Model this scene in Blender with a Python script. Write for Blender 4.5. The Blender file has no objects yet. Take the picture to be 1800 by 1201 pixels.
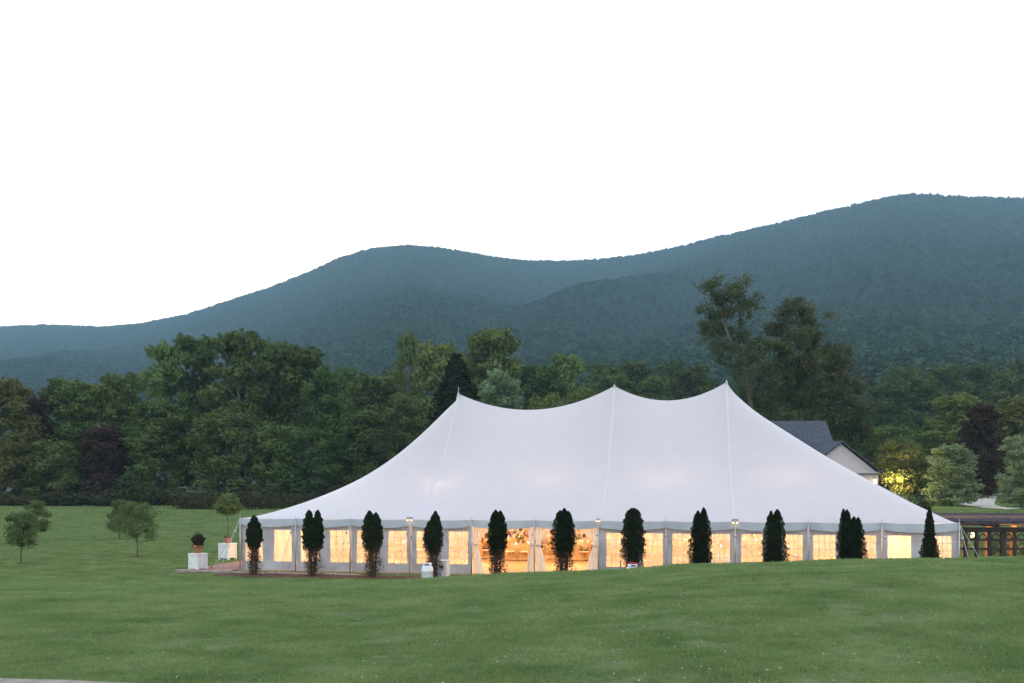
import bpy, math, random
import numpy as np
from mathutils import Vector, Matrix, Euler

R = math.radians
sc = bpy.context.scene
COL = sc.collection

# ------------------------------------------------------------------ camera
F = 1600.0; HZ = 858.0; CZ = 3.7           # pixels (1800 wide), horizon row, eye height
cd = bpy.data.cameras.new('camera'); cam = bpy.data.objects.new('camera', cd); COL.objects.link(cam)
cam.location = (0, 0, CZ); cam.rotation_euler = (R(90), 0, 0)
cd.sensor_width = 36; cd.lens = 36 * F / 1800; cd.shift_y = (HZ - 600.5) / 1800
cd.clip_start = 0.1; cd.clip_end = 9000
sc.camera = cam

# ------------------------------------------------------------------ sky
w = bpy.data.worlds.new('World'); sc.world = w; w.use_nodes = True
nt = w.node_tree; nt.nodes.clear()
sky = nt.nodes.new('ShaderNodeTexSky'); sky.sky_type = 'NISHITA'; sky.sun_disc = False
SUN_EL, SUN_ROT = R(5), R(-10)
sky.sun_elevation = SUN_EL; sky.sun_rotation = SUN_ROT
sky.air_density = 1.0; sky.dust_density = 0.6; sky.ozone_density = 2.0; sky.altitude = 200
bg = nt.nodes.new('ShaderNodeBackground'); bg.inputs['Strength'].default_value = 0.15
veil = nt.nodes.new('ShaderNodeBackground'); veil.inputs['Color'].default_value = (1.0, 0.945, 0.965, 1); veil.inputs['Strength'].default_value = 0.66
add = nt.nodes.new('ShaderNodeAddShader'); out = nt.nodes.new('ShaderNodeOutputWorld')
nt.links.new(sky.outputs[0], bg.inputs['Color'])
nt.links.new(bg.outputs[0], add.inputs[0]); nt.links.new(veil.outputs[0], add.inputs[1]); nt.links.new(add.outputs[0], out.inputs['Surface'])

sd = bpy.data.lights.new('sun', 'SUN'); sd.energy = 0.05; sd.angle = R(20); sd.color = (1, .9, .8)
sun = bpy.data.objects.new('sun', sd); COL.objects.link(sun)
sun.rotation_euler = (R(90) - SUN_EL, 0, R(180) - SUN_ROT)
sc.view_settings.view_transform = 'Standard'; sc.view_settings.look = 'None'
sc.view_settings.exposure = 0.95; sc.view_settings.gamma = 1.0; sc.view_settings.use_curve_mapping = False
cy = sc.cycles
cy.max_bounces = 8; cy.diffuse_bounces = 4; cy.transparent_max_bounces = 12; cy.volume_bounces = 1
cy.use_denoising = True; cy.denoiser = 'OPENIMAGEDENOISE'; cy.denoising_prefilter = 'ACCURATE'; cy.filter_width = 1.5; cy.use_adaptive_sampling = False; cy.sample_clamp_indirect = 2.0; cy.caustics_reflective = False; cy.caustics_refractive = False

# ------------------------------------------------------------------ helpers
def put(o, parent=None):
    COL.objects.link(o)
    if parent is not None: o.parent = parent
    return o
def empty(name, loc=(0, 0, 0), rz=0, label=None, cat=None, group=None):
    o = bpy.data.objects.new(name, None); o.location = loc; o.rotation_euler = (0, 0, rz); o.empty_display_size = .2
    put(o); return tag(o, label, cat, group)
def tag(o, label=None, cat=None, group=None, kind=None):
    if label: o['label'] = label
    if cat: o['category'] = cat
    if group: o['group'] = group
    if kind: o['kind'] = kind
    return o
def mesh_np(name, V, Fq, m=None, smooth=False):
    """V (n,3); Fq list of face index arrays, all with the same number of corners, or a list of lists"""
    me = bpy.data.meshes.new(name)
    V = np.asarray(V, np.float32)
    if isinstance(Fq, np.ndarray):
        k = Fq.shape[1]; n = Fq.shape[0]
        me.vertices.add(len(V)); me.vertices.foreach_set('co', V.ravel())
        me.loops.add(n * k); me.loops.foreach_set('vertex_index', Fq.astype(np.int32).ravel())
        me.polygons.add(n); me.polygons.foreach_set('loop_start', np.arange(0, n * k, k, dtype=np.int32))
        me.update(calc_edges=True)
    else:
        me.from_pydata([tuple(map(float, v)) for v in V], [], [tuple(map(int, f)) for f in Fq]); me.update()
    if smooth: me.polygons.foreach_set('use_smooth', np.ones(len(me.polygons), bool))
    if m:
        for mm in (m if isinstance(m, (list, tuple)) else [m]): me.materials.append(mm)
    return me
def obj(name, me, parent=None, loc=None):
    o = bpy.data.objects.new(name, me)
    if loc is not None: o.location = loc
    return put(o, parent)
def copy_tree(o, parent=None):
    c = o.copy(); COL.objects.link(c); c.parent = parent
    for ch in o.children: copy_tree(ch, c)
    return c

class MB:
    def __init__(s): s.V = []; s.F = []
    def add(s, V, Fs):
        b = len(s.V); s.V.extend([tuple(v) for v in V]); s.F.extend([tuple(i + b for i in f) for f in Fs]); return s
    def box(s, c, d, rz=0, rx=0, ry=0):
        M = Euler((rx, ry, rz)).to_matrix(); c = Vector(c)
        P = [c + M @ Vector((x * d[0] / 2, y * d[1] / 2, z * d[2] / 2)) for x in (-1, 1) for y in (-1, 1) for z in (-1, 1)]
        return s.add(P, [(0, 1, 3, 2), (4, 6, 7, 5), (0, 4, 5, 1), (2, 3, 7, 6), (0, 2, 6, 4), (1, 5, 7, 3)])
    def bar(s, a, b, wd, hd=None):
        a, b = Vector(a), Vector(b); hd = hd or wd
        d = (b - a).normalized(); up = Vector((0, 0, 1)) if abs(d.z) < .95 else Vector((0, 1, 0))
        x = d.cross(up).normalized() * wd / 2; y = x.cross(d).normalized() * hd / 2
        P = [p + sx * x + sy * y for p in (a, b) for sx, sy in ((-1, -1), (1, -1), (1, 1), (-1, 1))]
        return s.add(P, [(3, 2, 1, 0), (4, 5, 6, 7), (0, 1, 5, 4), (1, 2, 6, 5), (2, 3, 7, 6), (3, 0, 4, 7)])
    def tube(s, pts, rad, n=8, cap=True):
        pts = [Vector(p) for p in pts]
        if not isinstance(rad, (list, tuple)): rad = [rad] * len(pts)
        ref = None; base = len(s.V)
        for i, p in enumerate(pts):
            d = (pts[min(i + 1, len(pts) - 1)] - pts[max(i - 1, 0)]).normalized()
            if ref is None: ref = d.orthogonal().normalized()
            x = (ref - d * ref.dot(d)).normalized(); ref = x; y = d.cross(x)
            for k in range(n):
                a = 2 * math.pi * k / n; s.V.append(tuple(p + (x * math.cos(a) + y * math.sin(a)) * rad[i]))
        for i in range(len(pts) - 1):
            for k in range(n):
                a = base + i * n + k; b = base + i * n + (k + 1) % n
                s.F.append((a, b, b + n, a + n))
        if cap:
            s.F.append(tuple(base + k for k in range(n - 1, -1, -1)))
            s.F.append(tuple(base + (len(pts) - 1) * n + k for k in range(n)))
        return s
    def lathe(s, prof, c=(0, 0, 0), n=16):
        base = len(s.V)
        for r, z in prof:
            for k in range(n):
                a = 2 * math.pi * k / n; s.V.append((c[0] + r * math.cos(a), c[1] + r * math.sin(a), c[2] + z))
        for i in range(len(prof) - 1):
            for k in range(n):
                a = base + i * n + k; b = base + i * n + (k + 1) % n; s.F.append((a, b, b + n, a + n))
        s.F.append(tuple(base + k for k in range(n - 1, -1, -1))); s.F.append(tuple(base + (len(prof) - 1) * n + k for k in range(n)))
        return s
    def build(s, name, m, parent=None, smooth=False, loc=None):
        return obj(name, mesh_np(name, s.V, s.F, m, smooth), parent, loc)
    def mesh(s, name, m, smooth=False): return mesh_np(name, s.V, s.F, m, smooth)

# ------------------------------------------------------------------ materials
def base_mat(name):
    m = bpy.data.materials.new(name); m.use_nodes = True; nt = m.node_tree; nt.nodes.clear()
    o = nt.nodes.new('ShaderNodeOutputMaterial'); return m, nt, o
def noise_col(nt, c1, c2, scale, detail=4, coord='Object', stretch=None, lo=.35, hi=.65, rand=0.0):
    if coord == 'World': src = nt.nodes.new('ShaderNodeNewGeometry').outputs['Position']
    else: src = nt.nodes.new('ShaderNodeTexCoord').outputs[coord]
    if stretch:
        mp = nt.nodes.new('ShaderNodeMapping'); mp.inputs['Scale'].default_value = stretch; nt.links.new(src, mp.inputs[0]); src = mp.outputs[0]
    n = nt.nodes.new('ShaderNodeTexNoise'); n.inputs['Scale'].default_value = scale; n.inputs['Detail'].default_value = detail
    nt.links.new(src, n.inputs['Vector'])
    rp = nt.nodes.new('ShaderNodeValToRGB'); rp.color_ramp.elements[0].position = lo; rp.color_ramp.elements[1].position = hi
    rp.color_ramp.elements[0].color = (*c1, 1); rp.color_ramp.elements[1].color = (*c2, 1)
    nt.links.new(n.outputs['Fac'], rp.inputs['Fac']); col = rp.outputs['Color']
    if rand:
        oi = nt.nodes.new('ShaderNodeObjectInfo')
        mr = nt.nodes.new('ShaderNodeMapRange'); mr.inputs['To Min'].default_value = 1 - rand; mr.inputs['To Max'].default_value = 1 + rand
        nt.links.new(oi.outputs['Random'], mr.inputs['Value'])
        hs = nt.nodes.new('ShaderNodeHueSaturation'); nt.links.new(col, hs.inputs['Color']); nt.links.new(mr.outputs[0], hs.inputs['Value'])
        mr2 = nt.nodes.new('ShaderNodeMapRange'); mr2.inputs['To Min'].default_value = .475; mr2.inputs['To Max'].default_value = .52
        ml = nt.nodes.new('ShaderNodeMath'); ml.operation = 'MULTIPLY'; ml.inputs[1].default_value = 7.31
        fr = nt.nodes.new('ShaderNodeMath'); fr.operation = 'FRACT'
        nt.links.new(oi.outputs['Random'], ml.inputs[0]); nt.links.new(ml.outputs[0], fr.inputs[0]); nt.links.new(fr.outputs[0], mr2.inputs['Value'])
        nt.links.new(mr2.outputs[0], hs.inputs['Hue']); col = hs.outputs['Color']
    return col, n
def pm(name, c1, c2=None, scale=8, rough=.7, bump=0.0, bscale=None, spec=.3, coord='Object', stretch=None, rand=0.0, metal=0.0):
    m, nt, o = base_mat(name); p = nt.nodes.new('ShaderNodeBsdfPrincipled')
    c2 = c2 or tuple(min(1, x * 1.15) for x in c1)
    col, n = noise_col(nt, c1, c2, scale, coord=coord, stretch=stretch, rand=rand)
    nt.links.new(col, p.inputs['Base Color']); p.inputs['Roughness'].default_value = rough; p.inputs['Specular IOR Level'].default_value = spec
    p.inputs['Metallic'].default_value = metal
    if bump:
        b = nt.nodes.new('ShaderNodeBump'); b.inputs['Strength'].default_value = bump
        if bscale:
            n2 = nt.nodes.new('ShaderNodeTexNoise'); n2.inputs['Scale'].default_value = bscale; n2.inputs['Detail'].default_value = 5
            tc = nt.nodes.new('ShaderNodeTexCoord'); nt.links.new(tc.outputs[coord], n2.inputs['Vector']); n = n2
        nt.links.new(n.outputs['Fac'], b.inputs['Height']); nt.links.new(b.outputs[0], p.inputs['Normal'])
    nt.links.new(p.outputs[0], o.inputs['Surface']); return m
def leafm(name, c1, c2, scale=.45, transl=.25, rand=.2, coord='Object', stretch=None, detail=3, lo=.3, hi=.7):
    m, nt, o = base_mat(name)
    col, n = noise_col(nt, c1, c2, scale, detail=detail, rand=rand, lo=lo, hi=hi, coord=coord, stretch=stretch)
    d = nt.nodes.new('ShaderNodeBsdfDiffuse'); t = nt.nodes.new('ShaderNodeBsdfTranslucent'); mx = nt.nodes.new('ShaderNodeMixShader')
    mx.inputs[0].default_value = transl
    nt.links.new(col, d.inputs['Color']); nt.links.new(col, t.inputs['Color'])
    nt.links.new(d.outputs[0], mx.inputs[1]); nt.links.new(t.outputs[0], mx.inputs[2]); nt.links.new(mx.outputs[0], o.inputs['Surface']); return m
def fabric(name, c1, c2, scale, transl, bump=.15, bscale=30, stretch=None, rough=.55, spec=.25):
    m, nt, o = base_mat(name)
    col, n = noise_col(nt, c1, c2, scale, stretch=stretch)
    d = nt.nodes.new('ShaderNodeBsdfPrincipled'); d.inputs['Roughness'].default_value = rough; d.inputs['Specular IOR Level'].default_value = spec
    t = nt.nodes.new('ShaderNodeBsdfTranslucent'); mx = nt.nodes.new('ShaderNodeMixShader'); mx.inputs[0].default_value = transl
    nt.links.new(col, d.inputs['Base Color']); nt.links.new(col, t.inputs['Color'])
    n2 = nt.nodes.new('ShaderNodeTexNoise'); n2.inputs['Scale'].default_value = bscale; n2.inputs['Detail'].default_value = 4
    tc = nt.nodes.new('ShaderNodeTexCoord'); nt.links.new(tc.outputs['Object'], n2.inputs['Vector'])
    b = nt.nodes.new('ShaderNodeBump'); b.inputs['Strength'].default_value = bump; b.inputs['Distance'].default_value = .02
    nt.links.new(n2.outputs['Fac'], b.inputs['Height']); nt.links.new(b.outputs[0], d.inputs['Normal'])
    nt.links.new(d.outputs[0], mx.inputs[1]); nt.links.new(t.outputs[0], mx.inputs[2]); nt.links.new(mx.outputs[0], o.inputs['Surface']); return m
def emis(name, c, s):
    m, nt, o = base_mat(name); e = nt.nodes.new('ShaderNodeEmission'); e.inputs['Color'].default_value = (*c, 1); e.inputs['Strength'].default_value = s; m.cycles.emission_sampling = 'NONE'
    nt.links.new(e.outputs[0], o.inputs['Surface']); return m
def film(name, clear, c):
    m, nt, o = base_mat(name)
    tr = nt.nodes.new('ShaderNodeBsdfTransparent'); tl = nt.nodes.new('ShaderNodeBsdfTranslucent'); tl.inputs['Color'].default_value = (*c, 1)
    d = nt.nodes.new('ShaderNodeBsdfGlossy'); d.inputs['Roughness'].default_value = .15; d.inputs['Color'].default_value = (.8, .85, .9, 1)
    mx = nt.nodes.new('ShaderNodeMixShader'); mx2 = nt.nodes.new('ShaderNodeMixShader'); mx2.inputs[0].default_value = .06
    col, n = noise_col(nt, (1 - clear,) * 3, (1 - clear + .12,) * 3, 2.5)
    nt.links.new(col, mx.inputs[0])
    nt.links.new(tr.outputs[0], mx.inputs[1]); nt.links.new(tl.outputs[0], mx.inputs[2])
    nt.links.new(mx.outputs[0], mx2.inputs[1]); nt.links.new(d.outputs[0], mx2.inputs[2]); nt.links.new(mx2.outputs[0], o.inputs['Surface']); return m

M = {}
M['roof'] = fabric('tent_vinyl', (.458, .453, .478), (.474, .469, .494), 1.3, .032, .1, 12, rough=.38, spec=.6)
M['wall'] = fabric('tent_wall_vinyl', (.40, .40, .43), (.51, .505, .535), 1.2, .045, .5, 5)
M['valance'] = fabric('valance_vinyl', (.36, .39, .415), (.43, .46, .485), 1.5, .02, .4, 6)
M['curtain'] = fabric('curtain_cloth', (.78, .76, .73), (.85, .83, .80), 3, .25, .2, 20)
M['web'] = pm('webbing', (.51, .51, .535), (.545, .545, .57), rough=.7)
M['film'] = film('clear_vinyl', .66, (.92, .90, .86))
M['frost'] = film('cloudy_vinyl', .2, (.86, .88, .93))
M['muntin'] = fabric('window_tape', (.9, .88, .84), (.93, .91, .88), 5, .75, 0)
M['pole'] = pm('grey_aluminium', (.45, .46, .48), rough=.45, metal=.6)
M['rope'] = pm('guy_rope', (.40, .39, .39), rough=.9)
M['iron'] = pm('black_iron', (.02, .02, .022), rough=.6)
M['floor'] = pm('tan_flooring', (.42, .27, .145), (.50, .33, .18), 1.5, .55, .05, stretch=(1, 6, 1))
M['gold'] = pm('gold_wood', (.42, .25, .09), (.5, .31, .12), 6, .35, spec=.5)
M['cushion'] = pm('ivory_cushion', (.8, .76, .66), rough=.9)
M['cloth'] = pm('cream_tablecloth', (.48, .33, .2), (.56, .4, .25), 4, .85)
M['white_cloth'] = pm('white_runner', (.8, .77, .7), rough=.85)
M['wax'] = emis('candle_glow', (1, .72, .38), 5)
M['bulb'] = emis('lamp_bulb', (1, .66, .34), 14)
M['lantern'] = emis('lantern_glow', (1, .62, .25), 5)
M['shade'] = pm('linen_shade', (.75, .65, .5), rough=.8)
M['skin'] = pm('skin', (.50, .30, .21), (.56, .34, .24), 10, .5)
M['white_shirt'] = pm('white_shirt_cloth', (.74, .73, .72), rough=.85)
M['navy'] = pm('navy_cloth', (.02, .025, .05), rough=.85)
M['plum'] = pm('plum_cloth', (.16, .05, .07), rough=.85)
M['grey_cloth'] = pm('grey_cloth', (.12, .12, .13), rough=.85)
M['hair_dark'] = pm('dark_hair', (.025, .016, .01), (.04, .026, .016), 40, .5)
M['hair_brown'] = pm('brown_hair', (.11, .05, .02), (.16, .08, .035), 40, .5)
M['white_paint'] = pm('white_planter_paint', (.72, .72, .72), (.80, .80, .79), 4, .5, .1, 25)
M['terracotta'] = pm('terracotta', (.42, .17, .09), (.52, .23, .13), 6, .8, .1, 30)
M['soil'] = pm('potting_soil', (.03, .02, .015), rough=.95)
M['tank'] = pm('white_tank_paint', (.68, .70, .72), (.75, .77, .78), 5, .35, spec=.5)
M['red'] = pm('red_plastic', (.35, .03, .03), rough=.4)
M['bark'] = pm('grey_bark', (.075, .06, .047), (.14, .115, .09), 5, .9, .4, 20)
M['pale_bark'] = pm('pale_bark', (.16, .14, .115), (.25, .22, .18), 5, .9, .4, 20)
M['twig'] = pm('brown_twigs', (.06, .035, .022), (.10, .06, .04), 6, .9)
M['leaf_deep'] = leafm('deep_green_leaves', (0.049, 0.079, 0.029), (0.113, 0.159, 0.052))
M['leaf_mid'] = leafm('mid_green_leaves', (0.076, 0.121, 0.039), (0.163, 0.215, 0.069))
M['leaf_light'] = leafm('light_green_leaves', (.16, .23, .12), (.27, .36, .19), transl=.4)
M['leaf_olive'] = leafm('olive_leaves', (0.089, 0.112, 0.035), (0.173, 0.190, 0.063))
M['leaf_tall'] = leafm('tall_tree_leaves', (.066, .090, .038), (.13, .155, .07), .35, .35)
M['leaf_dark'] = leafm('dark_purple_leaves', (0.035, 0.026, 0.020), (0.069, 0.043, 0.033))
M['leaf_conifer'] = leafm('conifer_needles', (0.017, 0.029, 0.016), (0.036, 0.053, 0.026), 1.2)
M['leaf_arb'] = leafm('arborvitae_sprays', (.010, .016, .009), (.024, .032, .015), 5, .1)
M['leaf_young'] = leafm('young_tree_leaves', (0.098, 0.134, 0.050), (0.172, 0.213, 0.083), 2.0, transl=.35)
M['leaf_box'] = leafm('potted_shrub_leaves', (.03, .03, .02), (.06, .055, .035), 6)
M['forest'] = leafm('far_forest_leaves', (.026, .052, .028), (.060, .098, .046), .05, .15, .4)
M['undergrowth'] = leafm('undergrowth_leaves', (0.034, 0.043, 0.019), (0.072, 0.075, 0.034), 1.0)
M['shingle'] = pm('slate_shingles', (.02, .027, .042), (.085, .10, .13), 7, .85, .5, stretch=(1, 1, 3))
M['siding'] = pm('pink_grey_siding', (.50, .425, .445), (.55, .475, .49), 3, .7)
M['trim'] = pm('pale_trim', (.62, .58, .57), rough=.6)
M['darkwood'] = pm('dark_stained_wood', (.035, .022, .020), (.07, .045, .038), 4, .7, .2, 20, stretch=(1, 1, .3))
M['slatwood'] = pm('weathered_slats', (.03, .027, .034), (.075, .066, .08), 4, .8, .2, 20)
M['lamplit_wood'] = pm('lamplit_posts', (.28, .13, .06), (.36, .18, .085), 4, .6, .2, 20)  # pergola timber with orange lamplight painted into the inner posts' colour
M['mulch'] = pm('bark_mulch', (.045, .018, .012), (.10, .045, .03), 14, .95, .8, 30)
M['edging'] = pm('stone_edging', (.28, .21, .20), (.38, .30, .28), 4, .85, .4, 15)
M['gravel'] = pm('pale_gravel', (.42, .38, .36), (.52, .48, .45), 6, .9, .4, 60)
M['path_gravel'] = pm('worn_path_gravel', (.20, .185, .15), (.30, .27, .23), 6, .9, .5, 40)
M['clover'] = pm('clover_heads', (.55, .56, .50), (.7, .7, .66), 8, .8)
M['flower'] = pm('white_blossoms', (.75, .66, .55), (.82, .75, .64), 20, .8)
M['glass'] = pm('vase_glass', (.6, .58, .5), rough=.2, spec=.6)

def brick_mat():
    m, nt, o = base_mat('red_brick_paving'); p = nt.nodes.new('ShaderNodeBsdfPrincipled'); p.inputs['Roughness'].default_value = .85
    tc = nt.nodes.new('ShaderNodeTexCoord'); b = nt.nodes.new('ShaderNodeTexBrick'); b.inputs['Scale'].default_value = 2.4
    b.inputs['Color1'].default_value = (.26, .115, .085, 1); b.inputs['Color2'].default_value = (.34, .17, .13, 1); b.inputs['Mortar'].default_value = (.16, .11, .09, 1)
    b.inputs['Mortar Size'].default_value = .012
    nt.links.new(tc.outputs['Object'], b.inputs['Vector']); nt.links.new(b.outputs['Color'], p.inputs['Base Color'])
    bp = nt.nodes.new('ShaderNodeBump'); bp.inputs['Strength'].default_value = .4; bp.invert = True
    nt.links.new(b.outputs['Fac'], bp.inputs['Height']); nt.links.new(bp.outputs[0], p.inputs['Normal'])
    nt.links.new(p.outputs[0], o.inputs['Surface']); return m
M['brick'] = brick_mat()

def lawn_mat():
    m, nt, o = base_mat('lawn_grass'); p = nt.nodes.new('ShaderNodeBsdfPrincipled'); p.inputs['Roughness'].default_value = .95; p.inputs['Specular IOR Level'].default_value = .1
    tc = nt.nodes.new('ShaderNodeTexCoord')
    def nz(s, d, st=None):
        n = nt.nodes.new('ShaderNodeTexNoise'); n.inputs['Scale'].default_value = s; n.inputs['Detail'].default_value = d; n.inputs['Roughness'].default_value = .65
        src = tc.outputs['Object']
        if st:
            mp = nt.nodes.new('ShaderNodeMapping'); mp.inputs['Scale'].default_value = st; nt.links.new(src, mp.inputs[0]); src = mp.outputs[0]
        nt.links.new(src, n.inputs['Vector']); return n
    big = nz(.10, 5); med = nz(.9, 6); fine = nz(14, 6)
    a = nt.nodes.new('ShaderNodeMath'); a.operation = 'MULTIPLY_ADD'; a.inputs[1].default_value = .55
    b = nt.nodes.new('ShaderNodeMath'); b.operation = 'MULTIPLY_ADD'; b.inputs[1].default_value = .5
    c = nt.nodes.new('ShaderNodeMath'); c.operation = 'MULTIPLY'; c.inputs[1].default_value = .45
    nt.links.new(fine.outputs['Fac'], c.inputs[0]); nt.links.new(med.outputs['Fac'], b.inputs[0]); nt.links.new(c.outputs[0], b.inputs[2])
    nt.links.new(big.outputs['Fac'], a.inputs[0]); nt.links.new(b.outputs[0], a.inputs[2])
    rp = nt.nodes.new('ShaderNodeValToRGB'); e = rp.color_ramp.elements
    e[0].position = .52; e[0].color = (.065, .110, .040, 1); e[1].position = .98; e[1].color = (.17, .195, .085, 1)
    k = e.new(.74); k.color = (.098, .148, .060, 1)
    nt.links.new(a.outputs[0], rp.inputs['Fac']); nt.links.new(rp.outputs['Color'], p.inputs['Base Color'])
    bp = nt.nodes.new('ShaderNodeBump'); bp.inputs['Strength'].default_value = .6; bp.inputs['Distance'].default_value = .08
    nt.links.new(fine.outputs['Fac'], bp.inputs['Height']); nt.links.new(bp.outputs[0], p.inputs['Normal'])
    nt.links.new(p.outputs[0], o.inputs['Surface']); return m
M['lawn'] = lawn_mat()
M['blade'] = leafm('grass_blades', (.148, .240, .082), (.270, .352, .150), 1.0, .5, .2, 'World', (.8, 1.0, 1.0), 9, .30, .70)
M['hillfloor'] = pm('forest_floor', (.016, .028, .016), (.024, .037, .02), .02, .95)

# ------------------------------------------------------------------ terrain
CPX = np.array([0, 550, 680, 769, 869, 991, 1080, 1242, 1420, 1600, 1800.])
CPY = np.array([1028, 1028, 1025.5, 1018, 1012, 1007, 1004, 994.5, 988.5, 985, 983.])
CYC = np.array([32, 32, 31, 30, 28, 27, 26, 24.5, 23.5, 23, 23.])
CDY = np.array([6, 6, 6.5, 7, 8, 8, 8.5, 8.5, 8.5, 8.5, 8.5])
RPX = np.array([-400, 0, 75, 190, 250, 330, 400, 470, 540, 600, 650, 720, 790, 860, 920, 980, 1050, 1120, 1190, 1250, 1330, 1420, 1500, 1560, 1600, 1660, 1720, 1800, 2200.])
RPY = np.array([600, 573, 570, 573, 567, 551, 528, 505, 478, 450, 436, 429, 436, 449, 456, 458, 455, 447, 433, 417, 400, 378, 358, 345, 339, 342, 345, 346, 360.])
RRX = np.array([-400, 0, 300, 720, 980, 1250, 1600, 2200.]); RRD = np.array([2700, 2600, 2500, 2200, 2450, 2200, 1900, 1900.])
def sstep(a, b, x):
    t = np.clip((x - a) / (b - a), 0, 1); return t * t * (3 - 2 * t)
def herm(p0, m0, p1, m1, t, L):
    t2 = t * t; t3 = t2 * t
    return (2 * t3 - 3 * t2 + 1) * p0 + (t3 - 2 * t2 + t) * m0 * L + (-2 * t3 + 3 * t2) * p1 + (t3 - t2) * m1 * L
_rs = np.random.RandomState(4)
_wav = [(_rs.uniform(0, 6.28), _rs.uniform(0, 6.28), _rs.normal(0, 1), _rs.normal(0, 1)) for _ in range(14)]
def waves(X, Y, L):
    z = 0
    for i, (a, b, kx, ky) in enumerate(_wav):
        k = 2 * math.pi / L * (1 + .35 * (i % 5)); th = a
        z = z + np.sin(k * (X * math.cos(th) + Y * math.sin(th)) + b) / (1 + .35 * (i % 5))
    return z / 4.5
def H(X, Y):
    X = np.asarray(X, float); Y = np.asarray(Y, float)
    Yp = np.maximum(Y, 1.0)
    px = np.clip(900 + F * X / Yp, -200, 2000)
    m = (np.interp(px, CPX, CPY) - HZ) / F; Yc = np.interp(px, CPX, CYC); dY = np.interp(px, CPX, CDY)
    p1 = CZ - m * Yc
    near = herm(2.05, 0, p1, -m, np.clip(Y / Yc, 0, 1), Yc)
    drop = herm(p1, -m, 0, 0, np.clip((Y - Yc) / dY, 0, 1), dY)
    z = np.where(Y < Yc, near, drop)
    left = 1.5 * sstep(46, 130, Y) + .12 * waves(X, Y, 30) * sstep(52, 75, Y)
    right = -.6 * sstep(42, 48, Y) + 2.5 * sstep(58, 84, Y) + 1.0 * sstep(84, 150, Y)
    bx = sstep(19.5, 23, X)
    base = left * (1 - bx) + right * bx
    z = z + base
    z = z + .035 * waves(X, Y, 5.5) * sstep(4, 10, Y) * (1 - sstep(20, 30, Y))
    # mountains
    e = (HZ - np.interp(px, RPX, RPY)) / F; Rd = np.interp(px, RRX, RRD)
    z0 = z
    Hr = CZ + Rd * e - 3.5
    q = (Y - 150) / (Rd - 150); qc = np.clip(q, 0, 1)
    zz = z0 + (Hr - z0) * qc ** 1.4
    env = np.clip(qc * 4, 0, 1) * np.clip((1 - qc) * 2.2, 0, 1) ** 1.2
    zz = zz + env * (15 * waves(X, Y * .55, 620) + 7 * waves(X + 300, Y, 240))
    # the spur that comes down from the right-hand summit towards the middle
    yy = Yp; sx = 940 + (qc - .35) * 760
    zz = zz + env * 48 * np.exp(-((px - sx) / 110) ** 2) * sstep(.25, .5, qc)
    zz = zz - np.maximum(q - 1, 0) * 420
    return np.where(Y > 150, zz, z)
def hz(x, y): return float(H(np.array([x]), np.array([y]))[0])
def gpx(px, py):
    """point of the ground met by the sight line through a photo pixel"""
    ys = np.concatenate([np.arange(5, 60, .1), np.arange(60, 400, .5)])
    xs = (px - 900) / F * ys; zs = CZ - (py - HZ) / F * ys
    k = np.nonzero(zs <= H(xs, ys))[0]
    i = k[0] if len(k) else len(ys) - 1
    return Vector((xs[i], ys[i], hz(xs[i], ys[i])))
def gxy(px, Y):
    x = (px - 900) / F * Y; return Vector((x, Y, hz(x, Y)))
def zpx(py, Y): return CZ + (HZ - py) / F * Y

def grid_mesh(name, xs, ys, m):
    X, Y = np.meshgrid(xs, ys); Z = H(X, Y)
    V = np.stack([X.ravel(), Y.ravel(), Z.ravel()], 1)
    nx, ny = len(xs), len(ys)
    i = (np.arange(ny - 1)[:, None] * nx + np.arange(nx - 1)[None]).ravel()
    return mesh_np(name, V, np.stack([i, i + 1, i + nx + 1, i + nx], 1), m, True)
xs = np.concatenate([np.arange(-170, -40, 5), np.arange(-40, 40, .8), np.arange(40, 171, 5)])
ys = np.concatenate([np.arange(-40, 0, 4), np.arange(0, 50, .6), np.arange(50, 150, 2.0), [150]])
tag(obj('lawn', grid_mesh('lawn', xs, ys, M['lawn'])), kind='structure')
# far terrain on a fan of sight directions
us = np.linspace(-.95, .95, 230); rr = np.concatenate([np.linspace(150, 600, 40), np.linspace(620, 3300, 110)])
U, RR = np.meshgrid(us, rr); XX = U * RR; ZZ = H(XX, RR)
V = np.stack([XX.ravel(), RR.ravel(), ZZ.ravel()], 1)
i = (np.arange(len(rr) - 1)[:, None] * len(us) + np.arange(len(us) - 1)[None]).ravel()
tag(obj('mountain', mesh_np('mountain', V, np.stack([i, i + 1, i + len(us) + 1, i + len(us)], 1), M['hillfloor'], True)), kind='structure')

# haze
hb = MB(); hb.box((0, 1400, 370), (7600, 3900, 752)); m, nt, o = base_mat('haze_air')
pv = nt.nodes.new('ShaderNodeVolumePrincipled'); pv.inputs['Color'].default_value = (.47, .763, .985, 1); pv.inputs['Density'].default_value = 1.7e-4; pv.inputs['Anisotropy'].default_value = 0.0
nt.links.new(pv.outputs[0], o.inputs['Volume'])
tag(hb.build('haze', m), kind='stuff')

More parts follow.
